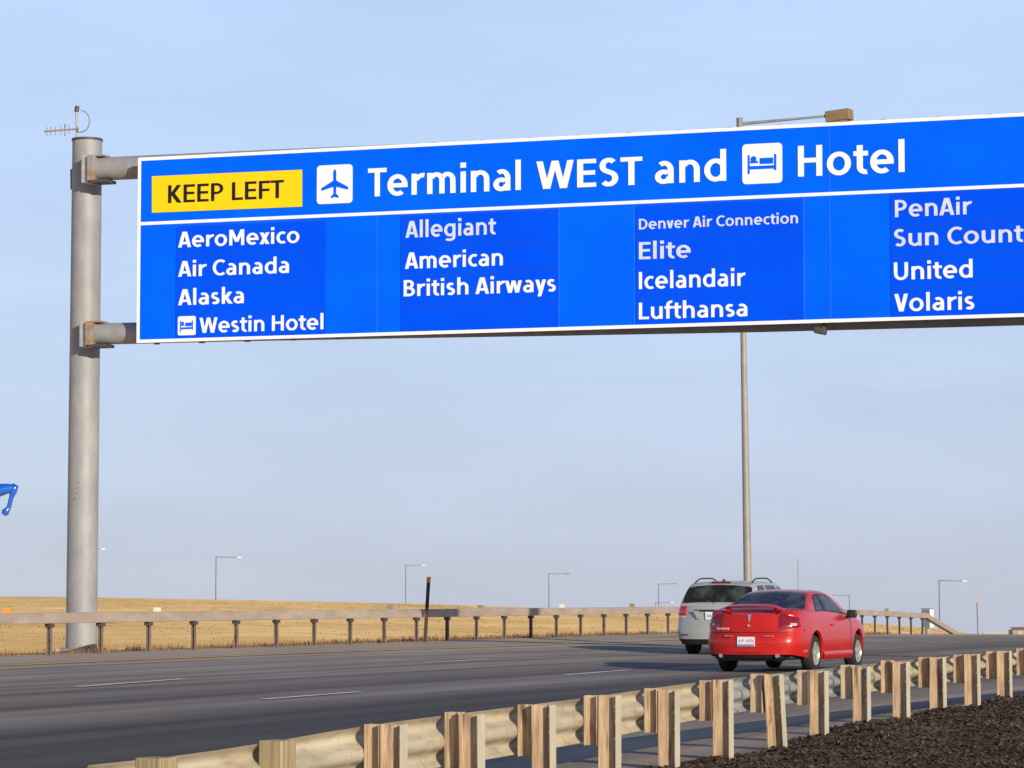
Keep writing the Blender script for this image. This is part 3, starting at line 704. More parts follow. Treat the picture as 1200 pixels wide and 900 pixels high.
    if ch == 'c': g.R(.345, X / 2, .345, X / 2 + .015, 58, 302); return g.q, rb, .53 + .02
    if ch == 'e': g.R(.345, X / 2, .345, X / 2 + .015, 0, 308); g.H(X / 2 - .01, s_ * .6, .69 - .002); return g.q, rb, .69 + rb
    if ch == 'a': g.V(.57 - h, 0, .46); g.R(.285, .44, .285, .315, 0, 128); g.R(.265, .225, .265, .24, 45, 360); return g.q, rb, .57 + sb
    if ch == 'd': g.R(.345, X / 2, .345, X / 2 + .015, 40, 322); g.V(.66 - h, 0, 1.06); return g.q, rb, .66 + sb
    if ch == 'g': g.R(.345, X / 2, .345, X / 2 + .015, 40, 322); g.V(.66 - h, -.06, X); g.R(.32, -.06, .34, .235, 222, 360); return g.q, rb, .66 + sb
    if ch == 'k': g.V(h, 0, 1.06); g.D(s_ + .05, .36, .46, X, .66); g.D(s_ + .05, .40, .50, 0, .68); return g.q, sb, .61
    if ch == 's': g.S(.48, X); return g.q, .045, .48 + .045
    if ch == 'v': g.D(.11, X, .285, 0, .56); g.D(.315, 0, .49, X, .56); return g.q, db, .60
    if ch == 'w': g.D(.10, X, .265, 0, .53); g.D(.29, 0, .455, X, .48); g.D(.485, X, .65, 0, .48); g.D(.675, 0, .84, X, .53); return g.q, db, .95
    if ch == 'x': g.D(.12, 0, .47, X, .62); g.D(.12, X, .47, 0, .62); return g.q, db, .59
    if ch == 'y': g.D(.11, X, .30, 0.02, .56); g.D(.50, X, .235, -.27, .56); return g.q, db, .61
    raise KeyError(ch)
def text_polys(body, st):
    """polygons (with a layer number each) and the inked extent"""
    x = 0.0; out = []; wi = 0
    for ch in body:
        if ch == ' ': x += 0.30; wi += 1; continue
        q, lb, adv = glyph(ch, st); x += lb
        for k, p in enumerate(q):
            ring = isinstance(p, tuple); P = p[1] if ring else p
            out.append(([(a + x, b) for a, b in P], 0 if ring else 1 + k % 5, wi))
        x += adv
    xs = [a for P, _, _ in out for a, b in P]
    return out, min(xs), max(xs)
def lettering(body, l, r, cap_px, parent, m, off=0.014, st=0.178, squeeze_ref=None):
    """l, r: photo pixels of the left and right ends of the baseline; cap_px: cap height in pixels there"""
    polys, x0, x1 = text_polys(body, st)
    if squeeze_ref: _, _, x1 = text_polys(squeeze_ref, st)      # width known only for the first letters
    s0, z0 = sl(sp(*l)); s1, z1 = sl(sp(*r))
    k = sp(l[0], l[1] - cap_px).z - z0; kx = (s1 - s0) / (x1 - x0); zb = (z0 + z1) / 2
    words = {}
    for P, layer, wi in polys:
        mb = words.setdefault(wi, MB())
        ar = sum(a[0] * b[1] - b[0] * a[1] for a, b in zip(P, P[1:] + P[:1]))
        if ar < 0: P = P[::-1]
        mb.prism([sw(s0 + (a - x0) * kx, zb + b * k, off - 0.006) for a, b in P], SNRM * (0.006 + 0.0004 * layer))
    for mb in words.values(): mb.build('lettering', m, parent)
def quad(pts, off, th): 
    P = [sw(*sl(sp(*p)), off) for p in pts]
    return MB().prism(P, SNRM * th)
def rquad(x0, yl0, yl1, x1, yr0, yr1, rad, off, th):
    """rounded square from its left and right edges in the photo"""
    s0, a0 = sl(sp(x0, yl0)); _, b0 = sl(sp(x0, yl1)); s1, a1 = sl(sp(x1, yr0)); _, b1 = sl(sp(x1, yr1))
    zt, zb = (a0 + a1) / 2, (b0 + b1) / 2; P = []
    for cx, cz, st in ((s1 - rad, zt - rad, 0), (s0 + rad, zt - rad, 90), (s0 + rad, zb + rad, 180), (s1 - rad, zb + rad, 270)):
        for k in range(6): a = R(st + k * 18); P.append(sw(cx + rad * math.cos(a), cz + rad * math.sin(a), off))
    return MB().prism(P, SNRM * th)
# header
yp = quad([(178.3, 249.4), (354.2, 242.2), (354.2, 198.9), (178.3, 206.7)], 0.0, 0.012).build('keep_left_panel', M['yellow'], sign)
lettering('KEEP LEFT', (197.5, 237.8), (333, 232.3), 20.8, yp, M['black'], off=0.020, st=0.16)
for txt, l, r, cap in (('Terminal', (431.4, 230), (610.5, 223.4), 33), ('WEST', (628.8, 221.8), (753, 216.6), 32.5), ('and', (767.7, 215.7), (851.2, 211.7), 35), ('Hotel', (935.3, 207.3), (1060.3, 201.5), 36)):
    lettering(txt, l, r, cap, sign, M['white'])
pp = rquad(371.7, 194.4, 239.6, 413.3, 192.2, 237.6, 0.07, 0.0, 0.012).build('airplane_symbol_panel', M['white'], sign)
half = [(0, 102), (4, 106), (6, 114), (6, 150), (57, 180), (56, 191), (6, 176), (5, 205), (17, 217), (15, 224), (0, 219)]
pl = [(x, y) for x, y in half] + [(-x, y) for x, y in half[-2:0:-1]]
P = [sw(*sl(sp(150 + (874 + x) / 3.6, 170 + (y - 0.05 * x) / 3.6)), 0.014) for x, y in pl]
MB().prism(P, SNRM * 0.006).build('airplane_symbol', M['blue'], pp)
def bed(fx, parent, off):
    mb = MB()
    def rect(x0, y0, x1, y1): 
        P = [sw(*sl(sp(*fx(x, y))), off) for x, y in ((x0, y1), (x1, y1), (x1, y0), (x0, y0))]
        mb.prism(P, SNRM * 0.006)
    rect(0, 0, 13, 132); rect(185, 0, 200, 110 + 2); rect(13.2, 78, 184.8, 101)
    rect(84, 24, 178, 66); rect(17, 42, 70, 58)
    c = [sw(*sl(sp(*fx(40 + 20 * math.cos(a), 28 + 20 * math.sin(a)))), off + 0.0005) for a in [2 * math.pi * k / 16 for k in range(16)]]
    mb.prism(c[::-1], SNRM * 0.006)
    return mb.build('bed_symbol', M['blue'], parent)
bp_ = rquad(869.9, 169.6, 216.5, 916.6, 167, 213.9, 0.07, 0.0, 0.012).build('bed_symbol_panel', M['white'], sign)
bed(lambda x, y: (740 + (820 + x) / 6.0, 150 + (190 + y - x * 0.045 + 2) / 6.0), bp_, 0.014)
# name panels
cols = [((206.4, 381.4), [264.6, 299.7, 332.5, 365.8, 398.5], [258.9, 293.6, 327.8, 361.7, 393.4]),
        ((469.5, 654.0), [253.2, 289.1, 321.5, 358.4, 390.5], [245.5, 281.0, 317.6, 353.0, 384.8]),
        ((745.1, 940.8), [241.0, 279.2, 314.6, 348.5, 382.3], [232.8, 270.5, 306.6, 342.7, 376.0]),
        ((1044.0, 1248.0), [227.2, 264.7, 300.5, 337.9, 373.0], [218.0, 257.5, 294.5, 331.8, 367.0])]
names = [[('AeroMexico', (209.2, 289.4), (351.1, 285.3), 18.2, 0, None), ('Air Canada', (209.2, 323.6), (338.9, 320.6), 18.2, 0, None), ('Alaska', (209.2, 357.5), (286, 355.6), 18.5, 0, None), ('Westin Hotel', (234.2, 389.6), (379.2, 386.7), 17.8, 0, None)],
         [('Allegiant', (475.5, 278.8), (581.4, 274.6), 19.5, 1, None), ('American', (474.9, 314.6), (589.5, 311.6), 19, 0, None), ('British Airways', (473.4, 347.2), (651.6, 341.8), 19, 0, None), None],
         [('Denver Air Connection', (749, 268.9), (935.3, 261.7), 12.3, 1, None), ('Elite', (749, 304), (809.6, 302), 20, 1, None), ('Icelandair', (749, 338.8), (874, 335), 20, 0, None), ('Lufthansa', (749, 374.3), (876, 370.6), 19.5, 0, None)],
         [('PenAir', (1049, 254.8), (1139.3, 250.9), 20, 1, None), ('Sun Country', (1048, 289), (1199.6, 283.2), 20, 1, 'Sun Count'), ('United', (1047.8, 328), (1140, 325.4), 20.5, 0, None), ('Volaris', (1048.4, 365.3), (1142, 362.4), 20.5, 0, None)]]
for (xs, yl, yr), nm in zip(cols, names):
    s0, _ = sl(sp(xs[0], 320)); s1, _ = sl(sp(xs[1], 320))
    for k in range(4):
        za = (sp(xs[0], yl[k]).z + sp(xs[1], yr[k]).z) / 2; zb_ = (sp(xs[0], yl[k + 1]).z + sp(xs[1], yr[k + 1]).z) / 2
        if k == 0: za = min(za, zd - 0.034)
        if k == 3: zb_ = max(zb_, zbot + bw + 0.004)
        g = 0.006
        np_ = MB().prism([sw(s0, zb_ + g), sw(s1, zb_ + g), sw(s1, za - g), sw(s0, za - g)], SNRM * 0.009).build('name_panel', M['blue_name'], sign)
        mb = MB()
        mb.prism([sw(s0, za - g), sw(s1, za - g), sw(s1, za + g), sw(s0, za + g)], SNRM * 0.005)
        mb.build('panel_edge', M['blue_edge'], np_)
        if nm[k]:
            t, l, r, cap, faded, ref = nm[k]
            lettering(t, l, r, cap, np_, M['faded'] if faded else M['white'], off=0.017, st=0.172, squeeze_ref=ref)
            if t == 'Westin Hotel':
                q = rquad(208.9, 370.9, 393.2, 229.7, 370.3, 392.5, 0.03, 0.0095, 0.006).build('bed_symbol_panel', M['white'], np_)
                bed(lambda x, y: (211.6 + x * 0.0755, 376.2 + y * 0.098 - x * 0.0755 * 0.045), np_, 0.018)

# gantry: two poles and two horizontal pipes
def pole(x, y, zb, zt, r0, r1, lean=(0, 0)):
    mb = MB(); mb.tube([(x + lean[0] * t, y + lean[1] * t, lerp(zb, zt, t)) for t in (0, 0.25, 0.5, 0.75, 1)], [lerp(r0, r1, t) for t in (0, 0.25, 0.5, 0.75, 1)], 32); return mb
ZP = 57.7
pb = ray(95.2, 761, ZP); pt = ray(102.3, 165.5, ZP)
gz = ground_h(*xy2uv(pb.x, pb.y))
gantry = thing('sign_gantry', 'round grey steel gantry post with two horizontal pipes carrying the blue sign', 'gantry', (pb.x, pb.y, gz))
lean = (pt.x - pb.x, 0)
gp = pole(pb.x, pb.y, gz - 0.3, pt.z, 0.300, 0.288, lean).build('pole', M['galv'], gantry, smooth=50)
MB().tube([(pt.x, pt.y, pt.z + 0.001), (pt.x, pt.y, pt.z + 0.045)], 0.302, 32).build('cap', M['dark_steel'], gp, smooth=50)
mb = MB()
for a in range(4): mb.box((pb.x - 0.1 + 0.02 * a, pb.y - 0.30, 3.0 + 0.1 * a), (0.012, 0.012, 0.03))
mb.tube([(pt.x - 0.30, pt.y, pt.z - 0.95), (pt.x - 0.31, pt.y, pt.z - 0.55)], 0.02, 8)
mb.build('bolt', M['rust'], gp)
MB().box((pb.x, pb.y, gz + 0.03), (0.86, 0.86, 0.07)).build('base_plate', M['plate'], gantry)
rp_s = SLEN + 5.2
rpx = sw(rp_s, 0, -0.65)
rgz = surf(*xy2uv(rpx.x, rpx.y))
pole(rpx.x, rpx.y, rgz - 0.3, pt.z - 0.3, 0.300, 0.288).build('pole', M['galv'], gantry, smooth=50)
ang = math.atan2(SD.y, SD.x); RZ = Matrix.Rotation(ang, 3, 'Z')
for ya, yb_ in ((184.5, 211.5), (378.5, 403.5)):
    z0 = (ray(140, ya + 1, ZP - 0.45).z + ray(140, yb_ + 1, ZP - 0.45).z) / 2; rad = (ray(140, ya, ZP - 0.45).z - ray(140, yb_, ZP - 0.45).z) / 2
    xc = lerp(pb.x, pt.x, (z0 - gz) / (pt.z - gz))
    c = Vector((xc, ZP - 0.45, z0))
    start = c + SD * 0.26 - SNRM * 0.02
    end = Vector((rpx.x, rpx.y, z0 - 0.26)) - SD * 0.2
    low = ya > 300
    pts = [start]
    for t in (0.12, 0.25, 0.4, 0.55, 0.7, 0.85, 1.0):
        q = start.lerp(end, t); q.z = z0 - (0.13 if low else 0.10) * S(t * 1.5); pts.append(q)
    MB().tube(pts, [rad] + [rad * 1.0] * 7, 24).build('cross_pipe', M['galv'], gantry, smooth=50)
    # saddle bracket on the pole: curved plate, rusty flanges
    b = MB().box(c + SNRM * -0.05 + SD * 0.10, (0.15, 0.42, rad * 2.45), RZ).build('bracket', M['plate'], gantry, bevel=0.015)
    fl = MB()
    fl.box(c + SNRM * 0.03 + SD * 0.25, (0.15, 0.40, rad * 2.2), RZ)
    fl.build('flange', M['rust'], b, bevel=0.02)
    MB().box(c + SD * 0.42 - Vector((0, 0, rad + 0.03)), (0.36, 0.40, 0.055), RZ).build('flange', M['dark_steel'], b)
    MB().box(c + SD * 0.32 + Vector((0, 0, rad + 0.02)), (0.36, 0.30, 0.03), RZ).build('flange', M['rust'], b)
# small fitting hanging below the sign
q = sp(960, 388.5, -0.1)
t = thing('sign_light', 'small dark fitting hanging under the lower edge of the blue sign', 'light fitting', q)
MB().box(q + Vector((0, 0, 0.02)), (0.20, 0.22, 0.11), RZ @ Matrix.Rotation(R(12), 3, 'Y')).build('housing', M['dark_steel'], t, bevel=0.02)
MB().tube([q + Vector((0.05, 0, 0.05)), q + Vector((0.06, 0.05, 0.16))], 0.03, 8).build('stem', M['dark_steel'], t)

# antenna on top of the pole
mt = ray(90, 166.0, ZP - 0.02); an = thing('antenna', 'small yagi antenna with looped cable on top of the round gantry post', 'antenna', mt)
top = ray(89.6, 128.0, ZP - 0.02)
MB().tube([mt + Vector((0, 0, 0.0)), top], 0.020, 8).build('mast', M['ant'], an)
MB().tube([top - Vector((0, 0, 0.05)), top + Vector((0.015, 0, 0.06))], 0.045, 8).build('mast_clamp', M['dark_steel'], an)
b0 = ray(92, 151, ZP - 0.06); b1 = ray(52, 154, ZP - 0.4)
bm_ = MB().tube([b0, b1], 0.020, 6).build('boom', M['ant'], an)
for k, t in enumerate((0.02, 0.28, 0.40, 0.52, 0.68, 0.82, 0.93)):
    q = b0.lerp(b1, t); h = 0.05 if k == 0 else (0.12 if k == 2 else 0.085)
    MB().tube([q - Vector((0.0, 0, h)), q + Vector((0.0, 0, h))], 0.014 if k == 2 else 0.009, 5).build('element', M['rust'] if k == 2 else M['ant'], bm_)
loop = []
for k in range(15):
    a = R(80 - k * 13.5); loop.append(ray(91.5 + 13.5 * max(0, math.cos(a)) ** 0.8, 142 - 13 * math.sin(a), ZP - 0.03))
MB().tube(loop, 0.012, 6).build('cable', M['arm_grey'], an)

# ------------------------------------------------------------------ lamp posts
def lamp_post(top_px, head_px, Y, label, base_px=None, r0=0.10, r1=0.07, head=(0.75, 0.32, 0.20), headmat='lum_pale', group='distant lamp posts', detailed=False):
    tp = ray(*top_px, Y); hp = ray(*head_px, Y)
    if base_px: bx = ray(*base_px, Y).x
    else: bx = tp.x
    gz = ground_h(*xy2uv(bx, Y))
    o = thing('lamp_post', label, 'lamp post', (bx, Y, gz), group=group)
    n = 9; P = []
    for k in range(n):
        t = k / (n - 1); P.append((lerp(bx, tp.x, t ** 1.0) , Y, lerp(gz - 0.2, tp.z, t)))
    MB().tube(P, [lerp(r0, r1, k / (n - 1)) for k in range(n)], 14).build('pole', M['galv_lamp' if detailed else 'far_pole'], o, smooth=50)
    sgn = 1 if hp.x > tp.x else -1
    a0 = Vector((tp.x, Y, tp.z - 0.08)); a1 = hp - Vector((sgn * head[0] * 0.45, 0, 0))
    MB().tube([a0, a0.lerp(a1, 0.5), a1], [r1 * 0.9, r1 * 0.7, r1 * 0.6], 10).build('arm', M['arm_grey' if detailed else 'far_pole'], o, smooth=50)
    if detailed:
        MB().tube([Vector((tp.x, Y, tp.z - 0.28)), Vector((tp.x, Y, tp.z + 0.12))], 0.10, 12).build('finial', M['arm_grey'], o, smooth=50)
        d = (hp - a1); ang2 = math.atan2(hp.z - a0.z, hp.x - a0.x)
        rot = Matrix.Rotation(-ang2, 3, 'Y') @ Matrix.Rotation(R(-24), 3, 'Z')
        MB().box(hp, head, rot).build('luminaire', M[headmat], o, bevel=0.03)
        MB().box(hp - Vector((0, 0, head[2] / 2 + 0.012)), (head[0] * 0.7, head[1] * 0.7, 0.02), rot).build('lens', M['lum_pale'], o)
        MB().tube([a1 - (hp - a0).normalized() * 0.12, a1 + (hp - a0).normalized() * 0.06], 0.06, 10).build('slip_fitter', M['dark_steel'], o)
    else:
        MB().box(hp, head, Matrix.Rotation(R(20), 3, 'Z')).build('luminaire', M[headmat], o, bevel=0.05)
    return o
lamp_post((866.6, 142.5), (983.5, 135.8), 97, 'tall lamp post behind the blue sign, tan box lamp on a long arm above it', base_px=(877.3, 715), r0=0.145, r1=0.062, head=(0.82, 0.52, 0.36), headmat='lum', group=None, detailed=True)
lamp_post((98, 643.5), (120.5, 643.2), 440, 'far lamp post hidden behind the gantry post, only its head showing')
lamp_post((253.2, 652), (280, 653.2), 460, 'far lamp post over the golden hill, leftmost fully visible one')
lamp_post((475.5, 662), (496, 662.3), 590, 'far lamp post just left of the leaning dark marker post')
lamp_post((643.2, 672), (665, 672.3), 540, 'far lamp post with tan head, midway between leaning marker post and silver wagon', headmat='lum')
lamp_post((771.8, 684), (791.5, 684), 600, 'far lamp post beside the silver wagon, taller of the two there', headmat='lum')
lamp_post((768, 706), (787.5, 706), 650, 'lowest far lamp post left of the silver wagon, white head near the rail')
lamp_post((995.2, 697.5), (977.5, 697.5), 600, 'far lamp post right of the red coupe, arm pointing left', headmat='arm_grey')
lamp_post((1100.5, 679.5), (1130, 681), 417, 'far lamp post above the sloped rail end, white head pointing right')
q = ray(935, 655, 620); gz = ground_h(*xy2uv(q.x, q.y))
ms = thing('mast', 'very thin distant mast above the roof of the red coupe', 'mast', (q.x, q.y, gz))
MB().tube([(q.x, q.y, gz), (q.x, q.y, q.z)], [0.10, 0.05], 8).build('mast_pole', M['far_pole'], ms)

# ------------------------------------------------------------------ things along the far right edge
Yc = 140.0
cl = ray(1079.3, 735.5, Yc); ct = ray(1079.3, 713.6, Yc)
cb = thing('roadside_cabinet', 'blue grey roadside cabinet with white side behind the sloped rail end', 'cabinet', (cl.x + 0.25, Yc, ground_h(*xy2uv(cl.x, Yc))))
rz = Matrix.Rotation(R(-32), 3, 'Z'); wv = 0.44; hz = ct.z - cl.z
cc = Vector((cl.x + wv * 0.72, Yc + 0.05, (ct.z + cl.z) / 2))
MB().box(cc, (wv, 0.42, hz), rz).build('cabinet_body', M['cab_white'], cb, bevel=0.01)
MB().box(cc + rz @ Vector((0, -0.222, 0)), (wv - 0.03, 0.02, hz - 0.04), rz).build('door', M['cab_blue'], cb)
MB().box(cc + Vector((0, 0, hz / 2 + 0.016)), (wv + 0.04, 0.46, 0.03), rz).build('lid', M['cab_blue'], cb)
zb0 = ground_h(*xy2uv(cc.x, cc.y)) - 0.1
MB().tube([(cc.x, cc.y, zb0), (cc.x, cc.y, cl.z - 0.002)], 0.12, 10).build('stand', M['galv_lamp'], cb)
Yb = 190.0
a = ray(1152, 740, Yb); b = ray(1215, 740, Yb); g = ground_h(*xy2uv(a.x, Yb))
br = MB().hexa([(a.x, Yb - 0.25, g - 0.3), (b.x, Yb - 0.25, g - 0.3), (b.x, Yb + 0.25, g - 0.3), (a.x, Yb + 0.25, g - 0.3), (a.x, Yb - 0.1, a.z), (b.x, Yb - 0.1, a.z), (b.x, Yb + 0.1, a.z), (a.x, Yb + 0.1, a.z)]).build('concrete_barrier', M['concrete'])
tag(br, 'low white concrete barrier far away at the right edge', 'barrier')
a = ray(1187.5, 738.0, 185); b = ray(1212, 738.0, 185); g = ground_h(*xy2uv(a.x, 185))
ut = thing('utility_shed', 'low green grey shed with dull red roof at the right edge', 'shed', ((a.x + b.x) / 2, 186, g))
MB().box(((a.x + b.x) / 2, 186, (g - 0.2 + a.z) / 2), (b.x - a.x, 1.6, a.z - g + 0.2)).build('wall', M['greybox'], ut)
mb = MB(); mb.prism([Vector((a.x - 0.03, 185.1, a.z + 0.002)), Vector((b.x + 0.03, 185.1, a.z + 0.002)), Vector((b.x + 0.03, 186, a.z + 0.12)), Vector((a.x - 0.03, 186, a.z + 0.12))], (0, 0, 0.03)); mb.build('roof', M['redroof'], ut)
MB().box(((a.x + b.x) / 2 - 0.2, 185.19, a.z - 0.2), (0.3, 0.02, 0.25)).build('door', M['concrete'], ut)

# plain blue sculpture reaching into the frame at the left edge
Ys = 250.0
k0 = ray(-70, 592, Ys); k1 = ray(-5, 575, Ys); k2 = ray(15.5, 571.5, Ys); k3 = ray(13.2, 583, Ys); k4 = ray(10.3, 595, Ys); k5 = ray(6.5, 600, Ys)
g = ground_h(*xy2uv(k0.x, Ys))
sc = thing('blue_sculpture', 'glossy blue abstract sculpture limb, bent, entering at the left edge', 'sculpture', (k0.x, Ys, g))
MB().tube([(k0.x, Ys, g - 0.3), (k0.x, Ys, lerp(g, k0.z, 0.5)), k0], [0.9, 0.8, 0.9], 20).build('column', M['sculpt'], sc, smooth=60)
MB().tube([k0 - Vector((0.3, 0, 0)), k1, k1.lerp(k2, 0.7), k2], [0.95, 0.62, 0.42, 0.30], 16).build('upper_limb', M['sculpt'], sc, smooth=60)
MB().tube([k2 + Vector((-0.10, 0, 0.26)), k2 + Vector((0.10, 0, 0.06)), k2 + Vector((0.03, 0, -0.3)), k3, k4], [0.16, 0.36, 0.30, 0.20, 0.20], 16).build('lower_limb', M['sculpt'], sc, smooth=60)
MB().tube([k4 + Vector((0.05, 0, 0.1)), k4.lerp(k5, 0.5), k5, k5 + (k5 - k4).normalized() * 0.28], [0.18, 0.24, 0.34, 0.22], 14).build('tip', M['sculpt'], sc, smooth=60)

# ------------------------------------------------------------------ cars
def cat(P, seg):
    """Catmull-Rom through P with seg pieces per span"""
    out = []
    for i in range(len(P) - 1):
        p0 = P[max(i - 1, 0)]; p1 = P[i]; p2 = P[i + 1]; p3 = P[min(i + 2, len(P) - 1)]
        for k in range(seg):
            t = k / seg
            out.append(tuple(0.5 * ((2 * b) + (-a + c) * t + (2 * a - 5 * b + 4 * c - d) * t * t + (-a + 3 * b - 3 * c + d) * t**3) for a, b, c, d in zip(p0, p1, p2, p3)))
    out.append(tuple(P[-1])); return out
def I(tab, x): return hermite([a for a, _ in tab], [b for _, b in tab], x)
class Car:
    """shell lofted along x (0 = rear bumper), y to the left, z up"""
    def __init__(s, c): s.c = c
    def zlow(s, x):
        c = s.c; z = I(c['low'], x)
        for xc in c['wheels']:
            d = abs(x - xc)
            if d < c['arch']: z = max(z, c['wr'] + math.sqrt(c['arch']**2 - d * d))
        return z
    def ctrl(s, x):
        c = s.c; W = I(c['W'], x); zl = s.zlow(x); zb = I(c['belt'], x); zt = I(c['top'], x); wr = I(c['roofw'], x)
        zm = max(0.50, zl + 0.03); zm2 = max(0.74, zm + 0.03)
        zb = max(zb, zm2 + 0.03)
        z3 = max(zt - I(c['railh'], x), zb + 0.012)
        return [(W * 0.955, zl), (W * 0.985, lerp(zl, zm, 0.5)), (W, zm), (W * 0.992, zm2), (W * 0.955, zb), (lerp(W * 0.955, wr, 0.5) + 0.012, lerp(zb, z3, 0.5)), (wr, z3), (wr * 0.86, zt - 0.018), (wr * 0.45, zt), (0.0, zt + 0.006)]
    def off(s, x, z):
        c = s.c; k = math.exp(-x / 0.22)
        return (c.get('lean', 0.0) * max(0.0, z - 0.68) / 0.35 - c['bumper'] * S((c['bz'] - z) / 0.05)) * k
    SEG = 3
    def row(s, x): return cat(s.ctrl(x), s.SEG)
    def pt(s, x, k, sg, r=None):
        y, z = (r or s.row(x))[k]; return Vector((x + s.off(x, z), sg * y, z))
    def ywid(s, x, z):
        r = s.row(x)[:5 * s.SEG]
        for a, b in zip(r, r[1:]):
            if a[1] <= z <= b[1]: return lerp(a[0], b[0], (z - a[1]) / max(1e-6, b[1] - a[1]))
        return r[0][0] if z < r[0][1] else r[-1][0]
    def bulge(s, yf): return s.c['bulge'] * (1 - abs(yf) ** 2.6)
    def rear(s, yf, z):
        """point of the rear face; yf in -1..1"""
        y0 = s.ywid(0.0, z); return Vector((s.off(0, z) - s.bulge(yf), yf * y0, z))
    def contour(s, t, z, sg):
        """runs along the rear face from the centre (t=0) to the corner (t=1) and on along the flank, t-1 in metres"""
        if t <= 1: return s.rear(sg * t, z)
        x = t - 1; return Vector((x + s.off(x, z), sg * s.ywid(x, z), z))
    def build(s, o, paint):
        c = s.c; L = c['L']; xs = sorted(set([round(a, 4) for a in frange(0, L, 0.045)]))
        rows = [s.row(x) for x in xs]; m = len(rows[0])
        V = []; Fb = []; groups = {}
        for sg in (1, -1):
            for x, r in zip(xs, rows):
                for k in range(m): V.append(s.pt(x, k, sg, r))
        n = len(xs)
        def idx(sg, i, k): return (0 if sg == 1 else n * m) + i * m + k
        for sg in (1, -1):
            for i in range(n - 1):
                xm = (xs[i] + xs[i + 1]) / 2
                for k in range(m - 1):
                    f = (idx(sg, i, k), idx(sg, i + 1, k), idx(sg, i + 1, k + 1), idx(sg, i, k + 1))
                    key = 'body'
                    if key in ('side_window', 'quarter_window'): key = (key, sg)
                    groups.setdefault(key, []).append(f if sg == 1 else f[::-1])
        mb = MB(); mb.v = V; mb.f = groups.pop('body')
        # rear face
        r0 = rows[0]; NY = 16
        b0 = len(mb.v)
        for k in range(m):
            for j in range(NY + 1):
                yf = -1 + 2 * j / NY; y, z = r0[k]; mb.v.append(Vector((s.off(0, z) - s.bulge(yf) * (1 if k < 5 * s.SEG else max(0, 1 - (k - 5 * s.SEG + 1) / (2.0 * s.SEG))), yf * y, z)))
        for k in range(m - 1):
            for j in range(NY): mb.f.append((b0 + k * (NY + 1) + j, b0 + k * (NY + 1) + j + 1, b0 + (k + 1) * (NY + 1) + j + 1, b0 + (k + 1) * (NY + 1) + j))
        rl = rows[-1]; mb.f.append(tuple(idx(1, n - 1, k) for k in range(m)) + tuple(idx(-1, n - 1, k) for k in range(m - 2, -1, -1)))
        body = mb.build('body', paint, o, smooth=32, local=True)
        bm = bmesh.new(); bm.from_mesh(body.data); bmesh.ops.remove_doubles(bm, verts=bm.verts[:], dist=0.0008)
        bmesh.ops.delete(bm, geom=[v for v in bm.verts if not v.link_faces], context='VERTS')
        bmesh.ops.recalc_face_normals(bm, faces=bm.faces[:])
        for e in bm.edges: e.smooth = not (len(e.link_faces) == 2 and e.calc_face_angle(0) > R(34))
        bm.to_mesh(body.data); bm.free()
        for p in body.data.polygons: p.use_smooth = True
        for key, fs in groups.items():
            nm = key[0] if isinstance(key, tuple) else key
            g = MB(); used = {}
            for f in fs:
                q = []
                for i in f:
                    if i not in used: used[i] = len(g.v); g.v.append(V[i])
                    q.append(used[i])
                g.f.append(tuple(q))
            ob = g.build(nm, M['trim'] if nm == 'pillar_trim' else M['glass'], o, smooth='all', local=True)
            bm = bmesh.new(); bm.from_mesh(ob.data); bmesh.ops.remove_doubles(bm, verts=bm.verts[:], dist=0.0008); bmesh.ops.recalc_face_normals(bm, faces=bm.faces[:]); bm.to_mesh(ob.data); bm.free()
        # underbody
        ub = MB(); ub.box((L / 2, 0, 0.42), (L - 0.5, 1.16, 0.36)); ub.box((L / 2, 0, 0.29), (L - 2.3 - 0.0, 1.5, 0.16)); ub.build('underbody', M['trim'], o, local=True)
        return body
    def at(s, x, k, sg):
        """point and outward normal of the shell at station x, control row k"""
        def q(x_, k_):
            r = s.row(x_); f = max(0, min(len(r) - 1.001, k_ * s.SEG)); i = int(f); a, b = r[i], r[i + 1]; t = f - i
            y, z = lerp(a[0], b[0], t), lerp(a[1], b[1], t); return Vector((x_ + s.off(x_, z), y, z))
        e = 0.02; p = q(x, k); n = (q(x + e, k) - q(x - e, k)).cross(q(x, min(k + 0.1, 9)) - q(x, k - 0.1)).normalized()
        if n.dot(Vector((0, 1, 0.6))) < 0: n = -n
        if sg < 0: p.y = -p.y; n.y = -n.y
        return p, n
    def glazing(s, name, mtl, o, k0, k1, lo, hi, sg=0, nx=16, nk=8, off=0.006, bow=0.0):
        """sg 0: spans the car from flank row k0 over the centre line; lo, hi give the x limits at row fraction 0..1"""
        mb = MB(); cols = []
        fr_ = [j / nk for j in range(nk + 1)]
        seq = [(f, sg) for f in fr_] if sg else [(f, 1) for f in fr_] + [(f, -1) for f in fr_[-2::-1]]
        for f, g in seq:
            k = lerp(k0, k1, f)
            for i in range(nx + 1):
                p, n = s.at(lerp(lo(f), hi(f), i / nx), k, g); e = 1 if 0 < i < nx and (f > 0 and (not sg or f < 1)) else -0.6
                mb.v.append(p + n * off * e)
        m = nx + 1
        for j in range(len(seq) - 1):
            for i in range(nx): mb.f.append((j * m + i, j * m + i + 1, (j + 1) * m + i + 1, (j + 1) * m + i))
        return mb.build(name, mtl, o, smooth=60, local=True)
